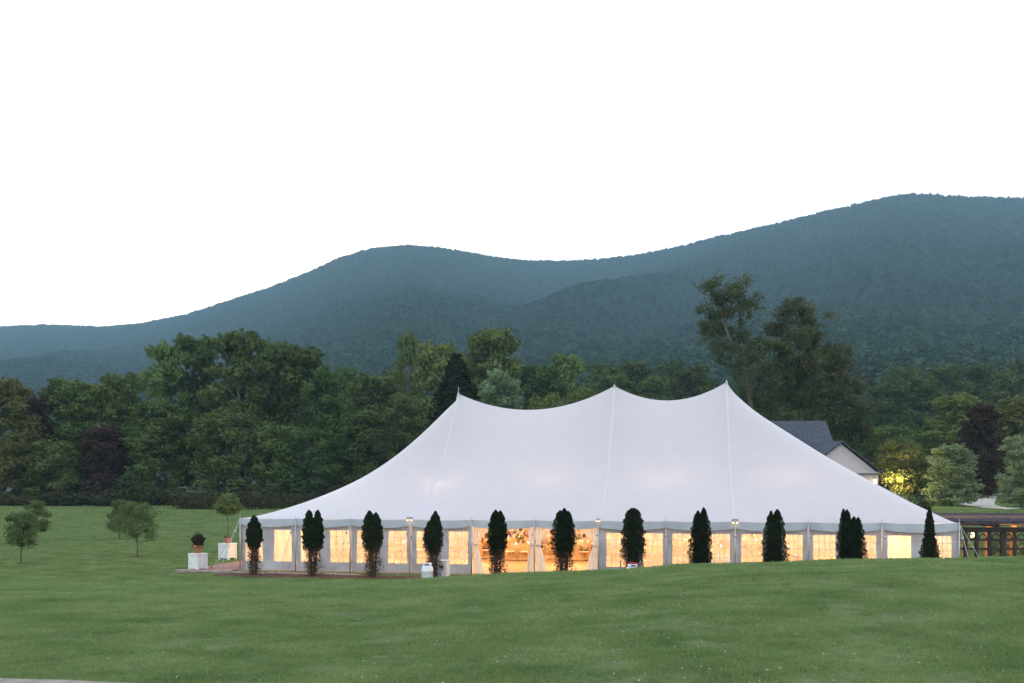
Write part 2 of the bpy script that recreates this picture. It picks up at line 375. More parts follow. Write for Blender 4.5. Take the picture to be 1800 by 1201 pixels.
# ------------------------------------------------------------------ scattering (only for stuff)
def scatter(name, P, rot, scl, var, protos):
    n = len(P); me = bpy.data.meshes.new(name); me.vertices.add(n); me.vertices.foreach_set('co', np.asarray(P, np.float32).ravel())
    a = me.attributes.new('rot', 'FLOAT_VECTOR', 'POINT'); a.data.foreach_set('vector', np.asarray(rot, np.float32).ravel())
    a = me.attributes.new('scl', 'FLOAT_VECTOR', 'POINT'); a.data.foreach_set('vector', np.asarray(scl, np.float32).ravel())
    a = me.attributes.new('var', 'INT', 'POINT'); a.data.foreach_set('value', np.asarray(var, np.int32))
    c = bpy.data.collections.new(name + '_shapes')
    for k, pme in enumerate(protos): c.objects.link(bpy.data.objects.new('%s_shape_%02d' % (name, k), pme))
    o = obj(name, me); ng = bpy.data.node_groups.new(name, 'GeometryNodeTree')
    ng.interface.new_socket('Geometry', in_out='INPUT', socket_type='NodeSocketGeometry'); ng.interface.new_socket('Geometry', in_out='OUTPUT', socket_type='NodeSocketGeometry')
    N = ng.nodes; gi = N.new('NodeGroupInput'); go = N.new('NodeGroupOutput'); ip = N.new('GeometryNodeInstanceOnPoints'); ci = N.new('GeometryNodeCollectionInfo')
    ci.inputs['Collection'].default_value = c; ci.inputs['Separate Children'].default_value = True; ci.inputs['Reset Children'].default_value = True
    def na(nm, t):
        q = N.new('GeometryNodeInputNamedAttribute'); q.data_type = t; q.inputs['Name'].default_value = nm; return q.outputs['Attribute']
    L = ng.links.new
    L(gi.outputs[0], ip.inputs['Points']); L(ci.outputs[0], ip.inputs['Instance']); ip.inputs['Pick Instance'].default_value = True
    L(na('var', 'INT'), ip.inputs['Instance Index']); L(na('rot', 'FLOAT_VECTOR'), ip.inputs['Rotation']); L(na('scl', 'FLOAT_VECTOR'), ip.inputs['Scale'])
    L(ip.outputs[0], go.inputs[0])
    md = o.modifiers.new('scatter', 'NODES'); md.node_group = ng
    return tag(o, kind='stuff')

# leaves as small folded rhombs
def leaf_quads(rs, P, N, size, aspect=.6):
    n = len(P); N = N / np.maximum(np.linalg.norm(N, axis=1, keepdims=True), 1e-6)
    t = rs.normal(size=(n, 3)); t -= N * (t * N).sum(1, keepdims=True); t /= np.maximum(np.linalg.norm(t, axis=1, keepdims=True), 1e-6)
    b = np.cross(N, t); s = (size * rs.uniform(.6, 1.35, n))[:, None]
    V = np.stack([P + t * s, P + b * s * aspect + N * s * .18, P - t * s, P - b * s * aspect + N * s * .18], 1).reshape(-1, 3)
    return V, np.arange(n * 4).reshape(-1, 4)
def ell(rs, n, c, r, inner=.45):
    d = rs.normal(size=(n, 3)); d /= np.linalg.norm(d, axis=1, keepdims=True)
    f = inner + (1 - inner) * rs.uniform(size=(n, 1)) ** .6
    # lumpy surface
    lump = 1 + .16 * np.sin(d[:, :1] * 5 + c[0] * 3) * np.sin(d[:, 1:2] * 6 + c[1]) + .12 * np.sin(d[:, 2:3] * 7 + c[2])
    return np.asarray(c) + d * f * lump * np.asarray(r), d + np.array([0, 0, .35]) + rs.normal(0, .55, (n, 3))

# far wood: crowns over the mountain sides
def crown_blob(seed):
    rs = np.random.RandomState(seed); P, N = ell(rs, 240, (0, 0, .55), (.55, .55, .6), .6)
    V, Fq = leaf_quads(rs, P, N, .125, .8); return mesh_np('far_crown', V, Fq, M['forest'])
rs = np.random.RandomState(11)
pts = []
for (y0, y1, n) in ((265, 700, 17000), (700, 1400, 36000), (1400, 2650, 105000)):
    yy = np.sqrt(rs.uniform(y0 ** 2, y1 ** 2, n)); uu = rs.uniform(-.66, .66, n); pts.append(np.stack([uu * yy, yy], 1))
P2 = np.concatenate(pts); px = 900 + F * P2[:, 0] / P2[:, 1]
P2 = P2[P2[:, 1] < np.interp(px, RRX, RRD) + 60]
z = H(P2[:, 0], P2[:, 1]); n = len(P2); s = rs.uniform(8, 12.5, n) * (1 - .42 * sstep(500, 1700, P2[:, 1]))
scatter('far_forest', np.stack([P2[:, 0], P2[:, 1], z - 1 - 3 * sstep(1200, 1900, P2[:, 1])], 1), np.stack([np.zeros(n), np.zeros(n), rs.uniform(0, 6.28, n)], 1),
        np.stack([s * rs.uniform(.7, 1.05, n), s * rs.uniform(.7, 1.05, n), s * rs.uniform(.85, 1.25, n)], 1), rs.randint(0, 6, n), [crown_blob(k) for k in range(6)])
tag(bpy.data.objects['far_forest'], 'dense blue green woodland covering both mountain slopes', 'woodland')

# grass in the foreground
def tuft(seed, nb, hgt, spread):
    rs = np.random.RandomState(seed); V = []; Fs = []
    for k in range(nb):
        a = rs.uniform(0, 6.28); x, y = rs.normal(0, spread, 2); h = hgt * rs.uniform(.5, 1.2); w_ = .0035 * rs.uniform(.8, 1.5) * (1 + hgt * 6)
        lx, ly = rs.normal(0, .85 * h, 2); c, s = math.cos(a) * w_, math.sin(a) * w_; b = len(V)
        V += [(x - c, y - s, -.01), (x + c, y + s, -.01), (x + lx * .4 + c * .7, y + ly * .4 + s * .7, h * .6), (x + lx * .4 - c * .7, y + ly * .4 - s * .7, h * .6), (x + lx, y + ly, h)]
        Fs += [(b, b + 1, b + 2, b + 3), (b + 3, b + 2, b + 4)]
    return mesh_np('tuft', V, Fs, M['blade'])
rs = np.random.RandomState(5); n = 300000
yy = 6.0 * (128 / 6.0) ** rs.uniform(size=n) ; uu = rs.uniform(-.66, .66, n); P2 = np.stack([uu * (yy + 6.5), yy], 1)
pat = waves(P2[:, 0], P2[:, 1] * 1.6, 2.6) + .6 * waves(P2[:, 0] + 50, P2[:, 1], .9)
keep = rs.uniform(size=n) < np.clip(.62 + .45 * pat, .16, 1); keep &= ~((yy < 8.22 - .19 * (P2[:, 0] + 4.47)) & (P2[:, 0] < -2.6)); 
_s = (P2[:, 0] - (-476 / F * 40.8)) * math.cos(math.atan2(310, F)) - (P2[:, 1] - 40.8) * math.sin(math.atan2(310, F)); _t = (P2[:, 0] - (-476 / F * 40.8)) * math.sin(math.atan2(310, F)) + (P2[:, 1] - 40.8) * math.cos(math.atan2(310, F))
keep &= ~((_s > -.1) & (_s < 30) & (_t > -2.95)) & ~((_s > -2.6) & (_s < 1) & (_t > -1.5) & (_t < 9.2))
P2 = P2[keep]; pat = pat[keep]; yy = yy[keep]; n = len(P2)
s = (.85 + .35 * pat) * (yy / 9) ** .35 * rs.uniform(.75, 1.25, n)
z = H(P2[:, 0], P2[:, 1])
o = scatter('grass', np.stack([P2[:, 0], P2[:, 1], z], 1), np.stack([np.zeros(n), np.zeros(n), rs.uniform(0, 6.28, n)], 1), np.stack([s * (yy / 9) ** .5, s * (yy / 9) ** .5, np.minimum(s, 2.2)], 1),
        rs.randint(0, 6, n), [tuft(k, 20, .033, .06) for k in range(6)])
tag(o, 'short green mown grass with clover on the foreground slope', 'grass')
n = 700; yy = 7.0 * (22 / 7.0) ** rs.uniform(size=n) ** 1.5; uu = np.clip(rs.normal(.12, .26, n), -.6, .6); x = uu * yy
cb = MB(); cb.lathe([(.004, 0), (.011, .005), (.012, .012), (.007, .02)], n=6)
o = scatter('clover_flowers', np.stack([x, yy, H(x, yy) + .035], 1), np.zeros((n, 3)), np.repeat((rs.uniform(.12, 1, n) ** 2 * .5 + .08)[:, None], 3, 1), np.zeros(n, int), [cb.mesh('clover_head', M['clover'])])
tag(o, 'tiny white clover heads dotted through the near grass', 'clover')

# ------------------------------------------------------------------ tent
TH = math.atan2(310, F); CT, ST = math.cos(TH), math.sin(TH)
T0 = Vector((-476 / F * 40.8, 40.8, 0)); LEN = 29.9; WID = 16.6; EAVE = 2.35
def t2w(s, t, z=0): return Vector((T0.x + CT * s + ST * t, T0.y - ST * s + CT * t, z))
def spx(px, t=0):
    k = (px - 900) / F; ax = T0.x + ST * t; ay = T0.y + CT * t
    return (k * ay - ax) / (CT + ST * k)
def w2t(p): d = Vector((p[0] - T0.x, p[1] - T0.y)); return d.x * CT - d.y * ST, d.x * ST + d.y * CT
POLE_PX = [424, 521, 617, 722, 830, 940, 1052, 1171, 1292, 1420, 1550, 1685]
PS = [spx(p) for p in POLE_PX]; PS[0] = 0; LEN = PS[-1]
SEAM = [PS[3], PS[6], PS[8]]; PEAKZ = [8.62, 8.85, 8.92]; HALF = WID / 2
tent = empty('pole_tent', T0, -TH, 'large white three-peaked pole tent glowing warm from inside, with window walls', 'tent')
PT = np.array([0, .06, .173, .292, .415, .543, .677, .787, .901, .955, 1])
PG = np.array([0, .016, .066, .131, .215, .322, .477, .641, .834, .928, 1])   # height share from eave to peak
def g(a): return np.interp(np.clip(a, 0, 1), PT, PG)
NX, NY = 180, 100
sx = np.linspace(0, LEN, NX + 1); sy = np.linspace(0, WID, NY + 1)
for s_ in SEAM: sx[np.argmin(abs(sx - s_))] = s_
SX, SY = np.meshgrid(sx, sy)
idx = [int(np.argmin(abs(sx - s_))) for s_ in SEAM]; jm = NY // 2
Z = np.zeros_like(SX); fixed = np.zeros_like(SX, bool)
pk_line = np.interp(sx, SEAM, PEAKZ)
aT = np.minimum(SY, WID - SY) / HALF; aS = np.minimum(SX / SEAM[0], (LEN - SX) / (LEN - SEAM[2]))
a_ = np.minimum(np.minimum(aT, aS), 1)
gR = np.interp(a_, [0, .073, .187, .263, .38, .527, .747, .88, 1], [0, .055, .14, .21, .308, .441, .67, .83, 1])   # the right end is drawn tighter
wR = sstep(SEAM[2], SEAM[2] + 2.2, SX)
Z[:] = EAVE + (pk_line[None] - EAVE) * (g(a_) * (1 - wR) + gR * wR)
fixed[0] = fixed[-1] = True; fixed[:, 0] = fixed[:, -1] = True
for k in idx: fixed[:, k] = True
for k in (0, 1):
    i0, i1 = idx[k], idx[k + 1]; t = (sx[i0:i1 + 1] - sx[i0]) / (sx[i1] - sx[i0])
    sag = (1.02, .82)[k]; f4 = 1 - np.abs(2 * t - 1) ** 2.0
    Z[jm, i0:i1 + 1] = PEAKZ[k] * (1 - t) + PEAKZ[k + 1] * t - sag * f4; fixed[jm, i0:i1 + 1] = True
fixed[jm, :idx[0]] = True; fixed[jm, idx[2]:] = True
hip = (np.abs(aT - aS) < .022) & (a_ < .97) & (a_ > .0); fixed |= hip & ((SX < SEAM[0]) | (SX > SEAM[2]))
dx2 = np.gradient(sx).mean() ** 2; dy2 = np.gradient(sy).mean() ** 2
for it in range(2500):
    Zn = ((Z[1:-1, 2:] + Z[1:-1, :-2]) / dx2 + (Z[2:, 1:-1] + Z[:-2, 1:-1]) / dy2) / (2 / dx2 + 2 / dy2)
    Z[1:-1, 1:-1] = np.where(fixed[1:-1, 1:-1], Z[1:-1, 1:-1], Zn)
seamZ = [Z[:, k].copy() for k in idx]
soft = np.zeros_like(fixed); soft[0] = soft[-1] = True; soft[:, 0] = soft[:, -1] = True
for k in idx: soft[jm, k] = True
soft[jm, idx[0]:idx[2] + 1] = True
for it in range(9):
    Zn = (Z[1:-1, 2:] + Z[1:-1, :-2] + Z[2:, 1:-1] + Z[:-2, 1:-1]) / 4
    Z[1:-1, 1:-1] = np.where(soft[1:-1, 1:-1], Z[1:-1, 1:-1], Zn)
# slight sag of the edge between side poles
for row in (0, NY):
    t = np.interp(sx, PS, np.arange(len(PS))); Z[row] -= .035 * (1 - np.abs(2 * (t % 1) - 1) ** 2)
V = np.stack([SX.ravel(), SY.ravel(), Z.ravel()], 1); nx = NX + 1
i = (np.arange(NY)[:, None] * nx + np.arange(NX)[None]).ravel()
obj('roof', mesh_np('roof', V, np.stack([i, i + 1, i + nx + 1, i + nx], 1), M['roof'], True), tent)
def zroof(s, t):
    ii = np.interp(s, sx, np.arange(nx)); jj = np.interp(t, sy, np.arange(NY + 1)); i0 = min(int(ii), NX - 1); j0 = min(int(jj), NY - 1); u = ii - i0; v = jj - j0
    return Z[j0, i0] * (1 - u) * (1 - v) + Z[j0, i0 + 1] * u * (1 - v) + Z[j0 + 1, i0] * (1 - u) * v + Z[j0 + 1, i0 + 1] * u * v
for k, s_ in enumerate(SEAM):
    ii = idx[k]; Vs = []; Fs = []
    for j in range(0, NY + 1):
        zj = Z[j, ii]; b = len(Vs)
        for dxx, dz in ((-.06, .002), (-.05, .016), (.05, .016), (.06, .002)): Vs.append((s_ + dxx, sy[j], zj + dz))
        if j: Fs += [(b - 4, b - 3, b + 1, b), (b - 3, b - 2, b + 2, b + 1), (b - 2, b - 1, b + 3, b + 2)]
    obj('seam_webbing', mesh_np('seam_webbing', Vs, Fs, M['web']), tent)
    MB().tube([(s_, HALF, .02), (s_, HALF, PEAKZ[k] - .05)], .06, 10).build('centre_pole', M['pole'], tent, True)
    mb = MB().lathe([(.07, -.06), (.05, .01), (.03, .04), (.015, .05)], (s_, HALF, PEAKZ[k]), 12); mb.tube([(s_, HALF, PEAKZ[k]), (s_, HALF, PEAKZ[k] + (.34 if k == 0 else .12))], [.018, .012], 6)
    mb.build('peak_cap', M['pole'], tent, True)

# walls
def wob(x, z, ph):
    return .035 * math.sin(x * 5.1 + ph) * (z / 2.3) + .022 * math.sin(x * 13.7 + 2.1 * z + ph * 3) + .018 * math.sin(z * 7 + x * 3.3 + ph) + .012 * math.sin(x * 29 + z * 5)
def sheet(xb, zb, holes, yfun, step=.16):
    """wall sheet in the x-z plane with rectangular holes (list of x0,x1,z0,z1)"""
    def cuts(bs):
        r = []
        for a, b in zip(bs[:-1], bs[1:]):
            n = max(1, int(round((b - a) / step))); r += [a + (b - a) * k / n for k in range(n)]
        return r + [bs[-1]]
    X = cuts(xb); Zz = cuts(zb); V = []; Fs = []; nx = len(X)
    for zv in Zz:
        for xv in X: V.append((xv, yfun(xv, zv), zv))
    for j in range(len(Zz) - 1):
        for k in range(nx - 1):
            cx, cz = (X[k] + X[k + 1]) / 2, (Zz[j] + Zz[j + 1]) / 2
            if any(h[0] < cx < h[1] and h[2] < cz < h[3] for h in holes): continue
            Fs.append((j * nx + k, j * nx + k + 1, (j + 1) * nx + k + 1, (j + 1) * nx + k))
    return V, Fs
random.seed(3)
WIN = {0: (431, 461, 481, 512), 1: (528, 560, 580, 613), 2: (627, 659, 682, 715), 3: (732, 763, 789, 822), 6: (1066, 1101, 1130, 1165), 7: (1182, 1218, 1247, 1283),
       8: (1303, 1341, 1380, 1411), 9: (1430, 1469, 1500, 1541), 10: (1561, 1602, 1640, 1673)}
FROST = {(0, 0), (0, 1), (1, 0), (10, 0)}
ZB0, ZB1 = .44, 1.835
for b in range(11):
    x0, x1 = PS[b], PS[b + 1]; ph = b * 1.7
    # valance
    n = 22; Vv = []; Fv = []
    for k in range(n + 1):
        t = k / n; x = x0 + (x1 - x0) * t; zt = zroof(x, 0) - .002
        low = zt - .30 - .05 * math.sin(math.pi * t) + .035 * (abs(2 * t - 1) ** 8)
        for q in range(5):
            f = q / 4; yv = -.06 - .05 * f * math.sin(math.pi * t) - .012 * math.sin(t * 23 + b) * f - .03 * f
            Vv.append((x, yv, zt + (low - zt) * f))
            if k and q: c = k * 5 + q; Fv.append((c, c - 1, c - 6, c - 5))
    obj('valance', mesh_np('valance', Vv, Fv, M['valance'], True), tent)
    if b in (4, 5): continue
    wp = [spx(p) for p in WIN[b]]; holes = [(wp[0], wp[1], ZB0, ZB1), (wp[2], wp[3], ZB0, ZB1)]
    yf = lambda x, z, ph=ph: .05 + wob(x, z, ph)
    Vs, Fs = sheet([x0 + .01, *wp, x1 - .01], [.03, ZB0, ZB1, 2.3], holes, yf, .13)
    wl = obj('wall_panel', mesh_np('wall_panel', Vs, Fs, M['wall'], True), tent)
    for k, h in enumerate(holes):
        fr = (b, k) in FROST
        Vs, Fs = sheet([h[0], h[1]], [h[2], h[3]], [], lambda x, z: yf(x, z) + .004, .15)
        obj('window_pane', mesh_np('window_pane', Vs, Fs, M['frost'] if fr else M['film'], True), wl)
        mg = MB(); nv = 3 if b < 4 else 4
        if not fr:
            for q in range(1, nv):
                xq = h[0] + (h[1] - h[0]) * q / nv
                mg.tube([(xq, yf(xq, zq) - .006, zq) for zq in np.linspace(h[2], h[3], 6)], .022, 4)
            for q in range(1, 5):
                zq = h[2] + (h[3] - h[2]) * q / 5
                mg.tube([(xq, yf(xq, zq) - .008, zq) for xq in np.linspace(h[0], h[1], 4)], .022, 4)
            mg.build('muntin_grid', M['muntin'], wl)
# back and end walls
for b in range(11):
    x0, x1 = PS[b], PS[b + 1]
    Vs, Fs = sheet([x0, x1], [.03, 2.34], [], lambda x, z, b=b: WID - .05 + wob(x, z, b), .3); obj('wall_panel', mesh_np('wall_panel', Vs, Fs, M['wall'], True), tent)
for xx in (.03, LEN - .03):
    for k in range(6):
        if xx < 1 and k in (1, 2): continue      # the end towards the terrace stands open
        Vs, Fs = sheet([k * WID / 6, (k + 1) * WID / 6], [.03, 2.34], [], lambda x, z: 0, .3)
        obj('wall_panel', mesh_np('wall_panel', [(xx + wob(v[0], v[2], k), v[0], v[2]) for v in Vs], Fs, M['wall'], True), tent)
# tied-back curtains in the two open bays
def curtain(xp, sgn, top, mid, bot, ph):
    Vs = []; Fs = []; nz_, nw = 26, 30
    for j in range(nz_ + 1):
        z = .04 + 2.16 * j / nz_; u = j / nz_
        wd = np.interp(u, [0, .12, .35, .58, .62, .8, 1], [bot, bot * .92, bot * .72, mid, mid * 1.05, (mid + top) / 2 * 1.1, top])
        off = np.interp(u, [0, .58, 1], [.04, .03, .03]); amp = .05 * (.5 + .5 * abs(u - .58) / .58)
        for k in range(nw + 1):
            f = k / nw; Vs.append((xp + sgn * (off + wd * f), .08 + amp * (math.sin(f * 17 + ph + u * 1.5) + .5 * math.sin(f * 31 + ph * 3 - u * 3)) + .05 * f * (1 - u), z))
            if j and k: c = j * (nw + 1) + k; Fs.append((c, c - 1, c - nw - 2, c - nw - 1))
    return mesh_np('curtain', Vs, Fs, M['curtain'], True)
for (xp, sg, a, b_, c, ph) in ((PS[4], 1, .34, .20, .46, 0), (PS[5], -1, .34, .17, .36, 1), (PS[5], 1, .40, .20, .46, 2), (PS[6], -1, .42, .20, .52, 3)):
    cu = obj('curtain', curtain(xp, sg, a, b_, c, ph), tent)
    MB().box((xp + sg * (.03 + b_ / 2), .08, 1.29), (b_ + .05, .14, .05)).build('tieback', M['web'], cu)
# poles, straps, stakes
for k, s_ in enumerate(PS):
    for back in (0, 1):
        y = WID + .1 if back else -.10
        p = MB().tube([(s_, y, .02), (s_, y * .98, EAVE + .02)], .026, 8)
        p.build('side_pole', M['pole'], tent, True)
        MB().tube([(s_, y, EAVE), (s_, y, EAVE + .17)], [.012, .007], 6).build('pole_pin', M['pole'], tent)
        if back: continue
        dx = -1.0 if k == 0 else (1.0 if k == 11 else 0)
        zg = 0.02; yo = -1.85
        e = (s_ + dx * .1, yo, zg)
        MB().tube([(s_, -.1, EAVE), (s_ + dx * .05, -1.0, (EAVE + zg) / 2 - .02), e], .012, 5).build('guy_strap', M['rope'], tent)
        MB().tube([(e[0], yo - .03, .10), (e[0], yo + .03, -.3)], .016, 6).build('stake', M['iron'], tent)
        MB().box((s_, -.55, 1.78), (.05, .07, .13), rx=.9).build('ratchet', M['pole'], tent)
        if dx:
            e2 = (s_ + dx * 1.25, -.3 if k == 0 else -.2, .02)
            MB().tube([(s_, 0, EAVE), e2], .013, 5).build('guy_strap', M['rope'], tent)
            MB().tube([(e2[0] + dx * .04, e2[1], .2), (e2[0], e2[1], -.3)], .02, 6).build('stake', M['iron'], tent)
        # webbing tails spreading on the valance from each pole top
    
# floodlights clipped at the three main side poles
for k, (pi, lab) in enumerate(((3, 'small lit floodlight clipped at eave below the left tent peak seam'), (6, 'small lit floodlight clipped at eave below the middle tent peak seam'), (8, 'small lit floodlight clipped at eave below the right tent peak seam'))):
    f = empty('floodlight', t2w(PS[pi], -.18, EAVE + .02), -TH, lab, 'floodlight', 'floodlights on the tent eave'); f.scale = (.72, .72, .72) if k != 1 else (.5, .5, .5)
    MB().box((0, .03, .09), (.34, .05, .03)).build('bracket', M['iron'], f)
    for sg in (-1, 1):
        mb = MB(); mb.lathe([(.03, -.02), (.05, .03), (.075, .10), (.08, .11)], (sg * .11, 0, -.05), 10); mb.build('lamp_housing', M['pole'], f)
        MB().lathe([(.015, -.06), (.05, -.05), (.06, -.025), (.03, -.02)], (sg * .11, -.01, -.05), 10).build('bulb', M['lantern'], f)
# floor
fl = MB(); fl.box((LEN / 2, WID / 2, .02), (LEN + .3, WID + .2, .06)); o = fl.build('tent_floor', M['floor']); o.location = T0; o.rotation_euler = (0, 0, -TH); tag(o, kind='structure')
# brick terrace at left, with a stone edge
tb = MB()
a = t2w(-2.4, -1.3); pts = [t2w(-2.3, -.9), t2w(-.16, -.9), t2w(-.16, 9), t2w(-2.3, 9)]
tb.add([(p.x, p.y, -.2) for p in pts] + [(p.x, p.y, .06) for p in pts], [(4, 5, 6, 7), (0, 1, 5, 4), (1, 2, 6, 5), (2, 3, 7, 6), (3, 0, 4, 7)])
tag(tb.build('terrace', M['brick']), kind='structure')
random.seed(8); x = -2.4
edge = empty('stone_edging', t2w(-2.4, -1.15), -TH, 'low pinkish stone edging along the front of the brick terrace', 'edging')
stone_me = []
for k in range(4):
    mb = MB(); mb.box((0, 0, .04), (.5, .34, .2 - .02 * k), ry=.02 * k); stone_me.append(mb.mesh('stone', M['edging']))
for k in range(16):
    o = obj('stone', stone_me[k % 4], edge); o.location = (k * .53 + .2, random.uniform(-.03, .03) + (.0 if k < 5 else -.0), -.03 if k < 5 else -.07); o.rotation_euler = (0, 0, random.uniform(-.06, .06))
# mulch bed
def strip(name, m, s0, s1, t0, t1, zoff, n=60, ragged=.0):
    V = []; Fs = []
    for k in range(n + 1):
        s_ = s0 + (s1 - s0) * k / n
        for q in range(5):
            t = t0 + (t1 - t0) * q / 4 + (random.uniform(-ragged, ragged) if q in (0,) else 0)
            p = t2w(s_, t); V.append((p.x, p.y, hz(p.x, p.y) + zoff + (random.uniform(0, .03) if 0 < q < 4 else -.01)))
            if k and q: c = k * 5 + q; Fs.append((c, c - 5, c - 6, c - 1))
    return obj(name, mesh_np(name, V, Fs, m, True))
tag(strip('mulch_bed', M['mulch'], .1, LEN - .5, -2.85, -1.35, .035, 160, .12), kind='structure')

# ------------------------------------------------------------------ inside the tent
def lamp_light(name, parent, loc, e, col, r=.15):
    l = bpy.data.lights.new(name, 'POINT'); l.energy = e; l.color = col; l.shadow_soft_size = r
    o = bpy.data.objects.new(name, l); o.location = loc; return put(o, parent)
WARM = (1.0, .60, .29)
LAMP_E = 330
for k, (s_, t) in enumerate([(s_, t) for s_ in (3.2, 8.2, 13.2, 18.6, 24.0, 28.0) for t in (4.2, 11.8)]):
    zc = min(3.5, zroof(s_, t) - .9)
    p = empty('pendant_lamp', t2w(s_, t, zc), 0, 'warm globe pendant lamp hanging under the tent roof', 'lamp', 'pendant lamps under the tent roof')
    MB().tube([(0, 0, .2), (0, 0, zroof(s_, t) - zc - .01)], .008, 5).build('cord', M['iron'], p)
    MB().lathe([(.02, .22), (.10, .2), (.12, .14), (.125, .12)], n=12).build('cap', M['shade'], p)
    MB().lathe([(.03, .11), (.10, .07), (.125, 0), (.10, -.08), (.02, -.12)], n=12).build('globe', M['bulb'], p, True)
    lamp_light('lamp_light', p, (0, 0, -.32), LAMP_E, WARM, .2)

# chair, facing +y (sitter looks to +y), origin on the floor under the seat centre
def chair():
    c = empty('chiavari_chair', (0, 0, -50))
    MB().box((0, 0, .44), (.40, .40, .035)).build('seat', M['gold'], c)
    MB().box((0, 0, .482), (.38, .38, .045)).build('cushion', M['cushion'], c)
    for sxx in (-1, 1):
        MB().tube([(sxx * .17, .17, .43), (sxx * .18, .19, 0)], [.018, .014], 6).build('leg', M['gold'], c)
        MB().tube([(sxx * .17, -.18, .43), (sxx * .18, -.24, 0)], [.018, .014], 6).build('leg', M['gold'], c)
        
    b = MB()
    for sxx in (-1, 1): b.tube([(sxx * .18, -.18, .43), (sxx * .185, -.235, .92)], .016, 6)
    for zz, r_ in ((.90, .018), (.84, .011), (.68, .012), (.60, .011)): b.tube([(-.18, -.18 - (zz - .43) * .112, zz), (.18, -.18 - (zz - .43) * .112, zz)], r_, 6)
    for q in range(7): xq = -.12 + .04 * q; b.tube([(xq, -.207, .68), (xq, -.226, .84)], .008, 4)
    b.build('backrest', M['gold'], c)
    s_ = MB()
    for (p, q) in (((-.175, .18, .2), (.175, .18, .2)), ((-.175, -.21, .2), (.175, -.21, .2)), ((-.175, .18, .24), (-.175, -.2, .24)), ((.175, .18, .24), (.175, -.2, .24))): s_.tube([p, q], .01, 5)
    s_.build('stretcher', M['gold'], c)
    return c
def table():
    t = empty('round_table', (0, 0, -50))
    MB().lathe([(.9, .725), (.9, .75)], n=28).build('tabletop', M['gold'], t)
    for a in range(4): MB().tube([(.45 * math.cos(a * 1.571 + .78), .45 * math.sin(a * 1.571 + .78), .72), (.5 * math.cos(a * 1.571 + .78), .5 * math.sin(a * 1.571 + .78), 0)], .02, 6).build('leg', M['pole'], t)
    return t
def cloth_mesh():
    V = [(0, 0, .757)]; Fs = []; n = 72
    prof = [(.5, .757), (.88, .757), (.915, .74), (.93, .6), (.95, .4), (.97, .2), (.985, .03)]
    for j, (r_, z) in enumerate(prof):
        for k in range(n):
            a = 2 * math.pi * k / n; rr_ = r_ + (0 if j < 3 else (j - 2) * .011 * math.sin(a * 18) + .006 * math.sin(a * 7)); V.append((rr_ * math.cos(a), rr_ * math.sin(a), z))
    for k in range(n): Fs.append((0, 1 + k, 1 + (k + 1) % n))
    for j in range(len(prof) - 1):
        for k in range(n):
            a = 1 + j * n + k; b = 1 + j * n + (k + 1) % n; Fs.append((a, a + n, b + n, b))
    return mesh_np('tablecloth', V, Fs, M['cloth'], True)
CLOTH = cloth_mesh()
def vase():
    v = empty('flower_vase', (0, 0, -50))
    MB().lathe([(.05, 0), (.06, .02), (.04, .14), (.055, .22)], n=10).build('vase', M['glass'], v, True)
    rs = np.random.RandomState(2); P, N = ell(rs, 90, (0, 0, .34), (.17, .17, .13), .3); Vq, Fq = leaf_quads(rs, P, N, .05); obj('foliage', mesh_np('foliage', Vq, Fq, M['leaf_young']), v)
    P, N = ell(rs, 60, (0, 0, .37), (.16, .16, .12), .8); Vq, Fq = leaf_quads(rs, P, N, .035, 1); obj('blossoms', mesh_np('blossoms', Vq, Fq, M['flower']), v)
    return v
def candle():
    c = empty('candle_lantern', (0, 0, -50))
    MB().lathe([(.035, 0), (.035, .02), (.03, .025)], n=8).build('base', M['iron'], c)
    MB().lathe([(.028, .026), (.03, .10), (.02, .13)], n=8).build('glow_glass', M['wax'], c)
    return c

